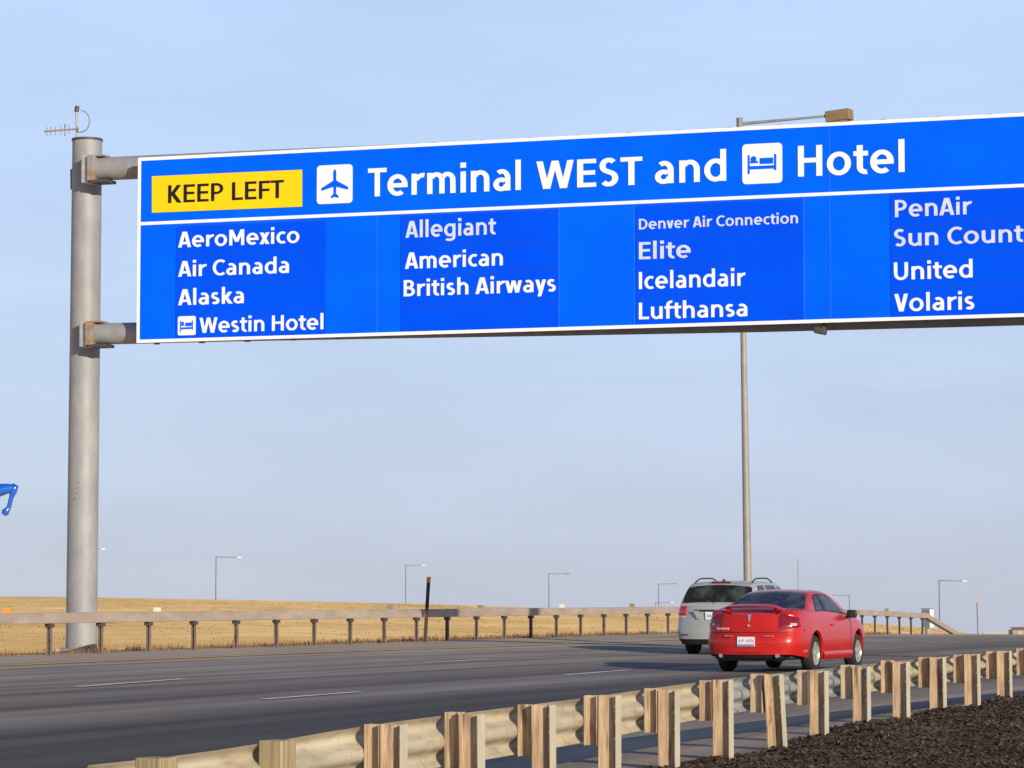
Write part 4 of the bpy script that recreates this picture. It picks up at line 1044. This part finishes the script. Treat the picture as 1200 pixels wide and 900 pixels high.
    def patch(s, name, mtl, o, t0, t1, zlo, zhi, sg, off=0.010, nt=10, nz=5, parent=None, shape=None):
        """lens or badge following the body's rear contour"""
        P = []
        for j in range(nz + 1):
            for i in range(nt + 1):
                t = lerp(t0, t1, i / nt); a, b = (zlo, zhi) if shape is None else shape(i / nt)
                z = lerp(a, b, j / nz); p = s.contour(t, z, sg)
                e = 0.01; q = s.contour(t + e, z, sg) - s.contour(t - e, z, sg)
                nn = Vector((-abs(q.y), -q.x * (1 if q.y > 0 else -1) if False else 0, 0))
                tang = q.normalized(); nn = Vector((tang.y, -tang.x, 0)) * (-sg if True else 1)
                if nn.x > 0.2: nn = -nn
                if nn.y * sg < -0.05: nn = -nn
                edge = 0 if i in (0, nt) or j in (0, nz) else 1
                P.append(p + nn * (off if edge else -0.004))
        mb = MB(); mb.v = P
        for j in range(nz):
            for i in range(nt): a = j * (nt + 1) + i; mb.f.append((a, a + 1, a + nt + 2, a + nt + 1))
        return mb.build(name, mtl, parent or o, smooth=60, local=True)
    def wheels(s, o, style, spokes=5):
        c = s.c; r = c['wr']
        for xc in c['wheels']:
            for sg in (1, -1):
                y = sg * c['track']; wth = 0.2
                def ring(prof, seg=36):
                    mb = MB()
                    for k in range(seg):
                        a = 2 * math.pi * k / seg
                        for rr, yy in prof: mb.v.append(Vector((xc + rr * math.cos(a), y + sg * yy, r + rr * math.sin(a))))
                    n = len(prof)
                    for k in range(seg):
                        k2 = (k + 1) % seg
                        for j in range(n - 1): mb.f.append((k * n + j, k * n + j + 1, k2 * n + j + 1, k2 * n + j))
                    return mb
                wo_ = ring([(0.10, -0.1), (r - 0.03, -0.1), (r, -0.07), (r, 0.07), (r - 0.025, 0.10), (r * 0.70, 0.105), (r * 0.66, 0.085), (r * 0.64, 0.03)]).build('wheel', M['tyre'], o, smooth=50, local=True)
                rb = ring([(r * 0.665, 0.088), (r * 0.64, 0.10), (r * 0.60, 0.085), (r * 0.57, 0.02), (0.02, 0.015)])
                rb2 = MB()
                for k in range(spokes):
                    a = 2 * math.pi * (k + 0.25) / spokes
                    d = Vector((math.cos(a), 0, math.sin(a))); p = Vector((-math.sin(a), 0, math.cos(a))); ctr = Vector((xc, y, r)); e = Vector((0, sg, 0))
                    i0, i1 = r * 0.12, r * 0.62
                    for w0, w1 in ((0.055, 0.038),):
                        A = [ctr + d * i0 - p * w0 + e * 0.02, ctr + d * i1 - p * w1 + e * 0.02, ctr + d * i1 + p * w1 + e * 0.02, ctr + d * i0 + p * w0 + e * 0.02]
                        rb2.hexa(A + [q + e * (0.075 if n_ in (1, 2) else 0.062) for n_, q in enumerate(A)])
                for k in range(0): pass
                cap = ring([(r * 0.22, 0.03), (r * 0.21, 0.088), (r * 0.10, 0.095), (0.001, 0.095)], 16)
                base = len(rb2.v); rb2.add(cap.v, cap.f)
                rb2.add(rb.v[:], [f for f in rb.f if True])
                rb2.build('rim', M[style], wo_, smooth=40, local=True)
                disc = ring([(r * 0.55, 0.024), (0.02, 0.024)], 24); disc.build('brake_disc', M['trim'], wo_, local=True)

# --- red coupe
cz = dict(L=4.55, wheels=(0.97, 3.59), wr=0.315, arch=0.375, track=0.745, bumper=0.055, bz=0.66, bulge=0.19, lean=0.10,
          low=[(0, 0.31), (0.25, 0.28), (0.55, 0.25), (1.4, 0.21), (3.2, 0.20), (4.1, 0.22), (4.55, 0.26)],
          W=[(0, 0.735), (0.07, 0.785), (0.20, 0.825), (0.40, 0.848), (0.9, 0.865), (2.0, 0.868), (3.6, 0.862), (4.05, 0.82), (4.35, 0.70), (4.55, 0.52)],
          belt=[(0, 0.955), (0.5, 0.985), (1.2, 0.975), (2.4, 0.925), (3.3, 0.90), (4.0, 0.80), (4.4, 0.66), (4.55, 0.55)],
          top=[(0, 1.045), (0.12, 1.075), (0.58, 1.085), (0.70, 1.11), (1.30, 1.335), (1.60, 1.395), (2.0, 1.415), (2.35, 1.395), (2.62, 1.33), (3.30, 1.03), (3.5, 0.985), (4.0, 0.88), (4.4, 0.73), (4.55, 0.62)],
          roofw=[(0, 0.72), (0.3, 0.76), (0.6, 0.755), (0.9, 0.70), (1.3, 0.60), (1.8, 0.565), (2.3, 0.575), (2.7, 0.635), (3.3, 0.745), (3.7, 0.76), (4.1, 0.72), (4.4, 0.6), (4.55, 0.45)],
          railh=[(0, 0.03), (0.6, 0.03), (1.2, 0.055), (2.3, 0.055), (3.2, 0.04), (4.55, 0.03)])
def czone(x, k, p):
    # k counts control rows: 4 = belt line, 6 = roof rail
    if 4.3 <= k < 5.95:
        lo = lerp(1.02, 1.55, (k - 4.3) / 1.65); hi = lerp(3.12, 2.42, (k - 4.3) / 1.65)
        if lo < x < hi:
            d = lerp(1.62, 1.78, (k - 4.3) / 1.65)
            return 'quarter_window' if x < d - 0.035 else ('side_window' if x > d + 0.035 else 'pillar_trim')
    if k >= 6.3 and 0.66 < x < 1.46: return 'rear_window'
    if k >= 6.3 and 2.48 < x < 3.22: return 'windshield'
    return 'body'
cz['zone'] = czone
pc = on_road(850, 786.3)           # rear left contact patch
th = math.atan2(DU.y, DU.x) - R(1.5)
fw = Vector((math.cos(th), math.sin(th), 0)); lf = Vector((-fw.y, fw.x, 0))
org = Vector((pc.x, pc.y, 0)) - fw * 0.97 - lf * 0.80
CS = 0.915
org = Vector((pc.x, pc.y, 0)) - fw * 0.97 * CS - lf * 0.80 * CS
org.z = (surf(*xy2uv(org.x + fw.x * 1, org.y + fw.y * 1)) + pc.z) / 2
rc = thing('car', 'red coupe with rear spoiler driving away beside the near guardrail', 'car', org, th)
rc.scale = (CS, CS, CS)
car = Car(cz); car.build(rc, M['red'])
for sg in (1, -1):
    sill = lambda a, b: (lambda f: lerp(a, b, f))
    car.glazing('window_frame', M['trim'], rc, 4.32, 5.97, lambda f: lerp(0.96, 1.52, f ** 0.8), lambda f: lerp(3.16, 2.40, f ** 0.9), sg, off=0.004)
    car.glazing('quarter_window', M['glass'], rc, 4.42, 5.86, lambda f: lerp(1.06, 1.52, f ** 0.8), lambda f: lerp(1.58, 1.76, f), sg, off=0.009)
    car.glazing('side_window', M['glass'], rc, 4.42, 5.86, lambda f: lerp(1.65, 1.83, f), lambda f: lerp(3.06, 2.44, f ** 0.9), sg, off=0.009)
car.glazing('rear_window', M['glass'], rc, 6.15, 9.0, lambda f: 0.66 - 0.03 * f, lambda f: lerp(1.40, 1.50, f), 0, off=0.006)
car.glazing('windshield', M['glass'], rc, 6.3, 9.0, lambda f: lerp(2.52, 2.46, f), lambda f: lerp(3.20, 3.30, f), 0, off=0.006)
car.wheels(rc, 'rim', 5)
print('red car at', org, 'px', 600 + F * org.x / org.y)
# black lower valance, exhausts
mb = MB()
for j, z in enumerate((0.20, 0.25, 0.345)):
    for k in range(13):
        yf = -1 + 2 * k / 12; mb.v.append(Vector((car.off(0, 0.36) - car.bulge(yf) + (0.16 if j == 0 else 0.06 if j == 1 else -0.012), yf * (0.56 if j < 2 else 0.60), z)))
for j in range(2):
    for k in range(12): a = j * 13 + k; mb.f.append((a, a + 1, a + 14, a + 13))
mb.build('rear_valance', M['trim'], rc, local=True)
for sg in (1, -1): MB().tube([(-0.17, sg * 0.50, 0.29), (0.25, sg * 0.50, 0.30)], 0.035, 12).build('exhaust_tip', M['chrome'], rc, local=True, smooth=50)
MB().box((0.55, -0.02, 0.30), (0.5, 0.5, 0.2)).build('muffler', M['trim'], rc, local=True, bevel=0.05)
MB().box((0.30, 0.0, 0.275), (0.46, 1.38, 0.11)).build('under_tail_shade', M['trim'], rc, local=True, bevel=0.03)  # black box added for the darkness beneath the tail
def lshape(f): return (lerp(0.715, 0.77, f), lerp(1.0, 0.925, f ** 1.5))
for sg in (1, -1):
    tl = car.patch('tail_lamp', M['lamp_red'], rc, 0.70, 1.20, 0, 0, sg, off=0.014, nt=14, shape=lshape)
    car.patch('lamp_reflector', M['lamp_pink'] if sg < 0 else M['lamp_red'], rc, 0.93, 1.07, 0.79, 0.85, sg, off=0.022, parent=tl)
    car.patch('reflector', M['dust'], rc, 0.36, 0.60, 0.605, 0.64, sg, off=0.008)
    car.patch('side_marker', M['trim'], rc, 1.30, 1.34, 0.70, 0.73, sg, off=0.008)
# trunk lid outline, plate, badges
mb = MB()
def gap(p, q, wd=0.006):
    a, b = Vector(p), Vector(q); mb.tube([a, b], wd, 5)
for sg in (-1,): car.patch('road_grime', M['dust'], rc, 1.30, 1.52, 0.335, 0.40, sg, off=0.004, nt=8, nz=3)
mb2 = MB(); mb2.tube([car.rear(y / 12, 0.655) + Vector((-0.004, 0, 0)) for y in range(-12, 13)], 0.010, 6); mb2.build('bumper_edge', M['red'], rc, local=True, smooth=60)
zs = 0.685
pr = [car.rear(y / 10, zs) + Vector((-0.001, 0, 0)) for y in range(-9, 10)]
mb.tube(pr, 0.007, 5)
for sg in (1, -1): mb.tube([car.rear(sg * 0.69, z) + Vector((-0.001, 0, 0)) for z in frange(0.69, 1.0, 0.05)], 0.006, 5)
mb.build('trunk_seam', M['trim'], rc, local=True)
px = car.off(0, 0.53) - car.bulge(0.0) - 0.012
lpo = MB().box((px, 0.02, 0.53), (0.012, 0.31, 0.16)).build('licence_plate', M['lp'], rc, local=True)
MB().box((px - 0.007, 0.02, 0.470), (0.004, 0.29, 0.035)).build('plate_band', M['lp_blue'], lpo, local=True)
mb = MB()
for k, y in enumerate((0.115, 0.08, 0.045, -0.02, -0.055, -0.09, -0.12)): mb.box((px - 0.007, 0.02 + y, 0.545 + 0.006 * ((k * 7) % 3 - 1)), (0.004, 0.021, 0.052 - 0.012 * ((k * 5) % 2)))
mb.build('plate_characters', M['lp_red'], lpo, local=True)
mb = MB(); xb = -car.bulge(0) + 0.045
mb.prism([Vector((xb + 0.02, 0.034, 0.985)), Vector((xb + 0.02, -0.026, 0.985)), Vector((xb - 0.012, -0.012, 0.87)), Vector((xb - 0.012, 0.010, 0.86))], (0.014, 0, 0)); mb.build('emblem', M['chrome'], rc, local=True)
MB().tube([(xb - 0.034, 0, 0.80), (xb - 0.012, 0, 0.80)], 0.022, 12).build('trunk_lock', M['chrome'], rc, local=True)
mb = MB()
for k in range(7):
    y = 0.62 - k * 0.038; p = car.rear(y / 0.775, 0.745); mb.box(p + Vector((-0.003, 0, 0)), (0.008, 0.026, 0.030 if k % 3 else 0.036))
mb.build('model_lettering', M['lamp_pink'], rc, local=True)
# spoiler on two feet
mb = MB(); n = 20
for k in range(n + 1):
    f = -1 + 2 * k / n; y = f * 0.57; zc = 1.112 + 0.03 * (1 - abs(f) ** 2) - 0.045 * max(0, abs(f) - 0.7) / 0.3; xc_ = -0.06 - 0.05 * (1 - f * f)
    for dx, dz in ((0, 0), (0.09, 0.024), (0.19, 0.016), (0.20, 0.004), (0.09, -0.006), (0.0, -0.014)): mb.v.append(Vector((xc_ + dx, y, zc + dz)))
for k in range(n):
    for j in range(6): mb.f.append((6 * k + j, 6 * k + (j + 1) % 6, 6 * k + 6 + (j + 1) % 6, 6 * k + 6 + j))
mb.f += [tuple(range(6)), tuple(6 * n + j for j in range(6))]
spo = mb.build('spoiler', M['red'], rc, local=True, smooth=40)
for sg in (1, -1):
    MB().hexa([(0.0, sg * 0.43 - 0.03, 1.03), (0.16, sg * 0.43 - 0.03, 1.03), (0.16, sg * 0.43 + 0.03, 1.03), (0.0, sg * 0.43 + 0.03, 1.03), (-0.03, sg * 0.43 - 0.025, 1.125), (0.10, sg * 0.43 - 0.025, 1.125), (0.10, sg * 0.43 + 0.025, 1.125), (-0.03, sg * 0.43 + 0.025, 1.125)]).build('spoiler_foot', M['red'], spo, local=True)
# doors, handles, mirrors, skirts
for sg in (1, -1):
    mb = MB()
    def sidept(x, z, o_=0.002): return Vector((x + car.off(x, z), sg * (car.ywid(x, z) + o_), z))
    path = [sidept(1.72, z) for z in frange(0.93, 0.34, 0.06)] + [sidept(x, 0.30) for x in frange(1.85, 2.95, 0.2)] + [sidept(lerp(3.02, 3.12, (z - 0.34) / 0.56), z) for z in frange(0.34, 0.88, 0.06)]
    mb.tube(path, 0.006, 5); mb.build('door_seam', M['trim'], rc, local=True)
    mb = MB(); mb.box(sidept(1.92, 0.80, 0.012), (0.17, 0.03, 0.035)); mb.build('door_handle', M['red'], rc, local=True, bevel=0.01)
    mb = MB(); m0 = Vector((2.92, sg * 0.93, 0.985))
    mb.hexa([m0 + Vector(q) for q in ((-0.06, -0.10, -0.075), (0.09, -0.07, -0.06), (0.09, 0.07, -0.06), (-0.06, 0.10, -0.06), (-0.06, -0.10, 0.07), (0.09, -0.06, 0.055), (0.09, 0.05, 0.055), (-0.06, 0.09, 0.075))])
    mo = mb.build('mirror', M['trim'] , rc, local=True, bevel=0.025)
    MB().box(m0 + Vector((-0.066, 0, 0)), (0.012, 0.15, 0.10)).build('mirror_glass', M['glass'], mo, local=True)
    MB().box((2.94, sg * 0.845, 0.93), (0.09, 0.10, 0.04)).build('mirror_foot', M['trim'], mo, local=True)
    mb = MB(); n = 14
    for k in range(n + 1):
        x = lerp(1.40, 3.18, k / n)
        for dy, z in ((0.0, 0.345), (0.022, 0.30), (0.022, 0.235), (0.0, 0.20)): mb.v.append(Vector((x, sg * (car.ywid(x, z) + dy), z)))
    for k in range(n):
        for j in range(3): mb.f.append((4 * k + j, 4 * k + j + 1, 4 * k + 5 + j, 4 * k + 4 + j))
    mb.build('side_skirt', M['red'], rc, local=True, smooth=50)
# seats and head rests seen through the rear glass are left to the dark glazing
# --- silver wagon
wz = dict(L=4.55, wheels=(0.98, 3.56), wr=0.325, arch=0.375, track=0.765, bumper=0.05, bz=0.60, bulge=0.17, lean=0.05,
          low=[(0, 0.33), (0.3, 0.28), (0.6, 0.25), (1.4, 0.22), (3.2, 0.21), (4.1, 0.23), (4.55, 0.27)],
          W=[(0, 0.765), (0.08, 0.815), (0.30, 0.865), (0.9, 0.885), (3.6, 0.885), (4.05, 0.84), (4.35, 0.72), (4.55, 0.55)],
          belt=[(0, 0.98), (1.0, 0.99), (2.4, 0.96), (3.3, 0.93), (4.0, 0.84), (4.4, 0.70), (4.55, 0.6)],
          top=[(0, 1.03), (0.04, 1.06), (0.36, 1.42), (0.46, 1.475), (0.9, 1.505), (1.6, 1.515), (2.2, 1.50), (2.55, 1.43), (3.25, 1.07), (3.5, 1.02), (4.0, 0.92), (4.4, 0.78), (4.55, 0.66)],
          roofw=[(0, 0.76), (0.2, 0.72), (0.45, 0.66), (0.9, 0.635), (2.0, 0.63), (2.5, 0.655), (3.2, 0.76), (3.7, 0.78), (4.1, 0.74), (4.4, 0.62), (4.55, 0.48)],
          railh=[(0, 0.03), (0.5, 0.055), (2.3, 0.06), (3.2, 0.04), (4.55, 0.03)])
def wzone(x, k, p):
    if 4.3 <= k < 5.95:
        lo = lerp(0.50, 0.72, (k - 4.3) / 1.65); hi = lerp(3.10, 2.45, (k - 4.3) / 1.65)
        if lo < x < hi: return 'side_window' if not (1.20 < x < 1.28 or 2.10 < x < 2.18) else 'pillar_trim'
    if k >= 6.1 and 0.05 < x < 0.385: return 'rear_window'
    if k >= 6.3 and 2.45 < x < 3.18: return 'windshield'
    return 'body'
wz['zone'] = wzone
wc = on_road(811, 766.0)
th2 = math.atan2(DU.y, DU.x) + R(0.5)
fw = Vector((math.cos(th2), math.sin(th2), 0)); lf = Vector((-fw.y, fw.x, 0))
org2 = Vector((wc.x, wc.y, 0)) - fw * 0.98 - lf * 0.80
org2.z = surf(*xy2uv(org2.x + fw.x * 2, org2.y + fw.y * 2))
wg = thing('car', 'silver station wagon with dark roof rails, partly hidden behind the red coupe', 'car', org2, th2)
wcar = Car(wz); wcar.build(wg, M['silver'])
for sg in (1, -1):
    for a, b, c_, d in ((0.48, 1.18, 0.72, 1.22), (1.26, 2.06, 1.29, 2.12), (2.14, 3.05, 2.19, 2.46)):
        wcar.glazing('side_window', M['glass'], wg, 4.35, 5.9, lambda f: lerp(a, c_, f), lambda f: lerp(b, d, f), sg, off=0.007)
wcar.glazing('rear_window', M['glass'], wg, 6.0, 9.0, lambda f: 0.050 - 0.01 * f, lambda f: lerp(0.345, 0.37, f), 0, off=0.007)
wcar.glazing('windshield', M['glass'], wg, 6.3, 9.0, lambda f: lerp(2.50, 2.46, f), lambda f: lerp(3.14, 3.22, f), 0, off=0.006)
wcar.wheels(wg, 'rim', 7)
print('wagon at', org2)
for sg in (1, -1):
    tl = wcar.patch('tail_lamp', M['lamp_bright'], wg, 0.80, 1.16, 0.80, 1.00, sg, off=0.016, nt=12)
    wcar.patch('lamp_lower_lens', M['lamp_pink'], wg, 0.82, 1.12, 0.755, 0.795, sg, off=0.012, parent=tl)
    wcar.patch('reflector', M['lamp_red'], wg, 0.70, 0.95, 0.40, 0.43, sg, off=0.008)
    P = []
    for k in range(13):
        t = k / 12; x = lerp(0.55, 2.15, t); P.append(Vector((x, sg * (I(wz['roofw'], x) * 0.93), I(wz['top'], x) - 0.03 + 0.080 * min(1, 4 * t, 4 * (1 - t)) ** 0.6)))
    MB().tube(P, 0.015, 8).build('roof_rail', M['trim'], wg, local=True, smooth=50)
    m0 = Vector((2.95, sg * 0.97, 1.0)); mo = MB().box(m0, (0.14, 0.2, 0.14)).build('mirror', M['silver'], wg, local=True, bevel=0.04)
    MB().box(m0 + Vector((-0.072, 0, 0)), (0.01, 0.16, 0.10)).build('mirror_glass', M['glass'], mo, local=True)
    MB().box((2.97, sg * 0.87, 0.96), (0.08, 0.12, 0.04)).build('mirror_foot', M['trim'], mo, local=True)
xw = -wcar.bulge(0) - 0.012
wp = MB().box((xw, 0.0, 0.80), (0.012, 0.31, 0.15)).build('licence_plate', M['lp'], wg, local=True)
mb = MB()
for k, y in enumerate((0.11, 0.075, 0.04, -0.03, -0.065, -0.10)): mb.box((xw - 0.008, y, 0.80), (0.004, 0.02, 0.06))
mb.build('plate_characters', M['lp_blue'], wp, local=True)
MB().box((xw - 0.006, 0.06, 0.915), (0.03, 0.66, 0.022)).build('handle_bar', M['trim'], wg, local=True, bevel=0.008)
mb = MB(); mb.prism([Vector((xw + 0.014, 0.42, 0.92)), Vector((xw + 0.01, 0.30, 0.92)), Vector((xw + 0.01, 0.26, 0.74)), Vector((xw + 0.012, 0.33, 0.74))], (-0.014, 0, 0)); mb.build('plate_surround', M['chrome'], wg, local=True)
MB().box((0.43, 0, 1.475), (0.05, 0.40, 0.022), Matrix.Rotation(R(-25), 3, 'Y')).build('brake_light', M['lamp_red'], wg, local=True)
MB().tube([(0.62, 0.0, 1.49), (0.60, 0.0, 1.55)], [0.045, 0.012], 10).build('roof_antenna', M['trim'], wg, local=True)
MB().tube([(xw - 0.01 + 0.10, -0.15, 1.12), (0.16, 0.20, 1.17)], 0.010, 6).build('rear_wiper', M['trim'], wg, local=True)
mb = MB()
for j, z in enumerate((0.22, 0.335)):
    for k in range(13): yf = -1 + 2 * k / 12; mb.v.append(Vector((wcar.off(0, 0.33) - wcar.bulge(yf) + (0.09 if j == 0 else 0.015), yf * 0.72, z)))
for k in range(12): mb.f.append((k, k + 1, k + 14, k + 13))
mb.build('rear_valance', M['trim'], wg, local=True)
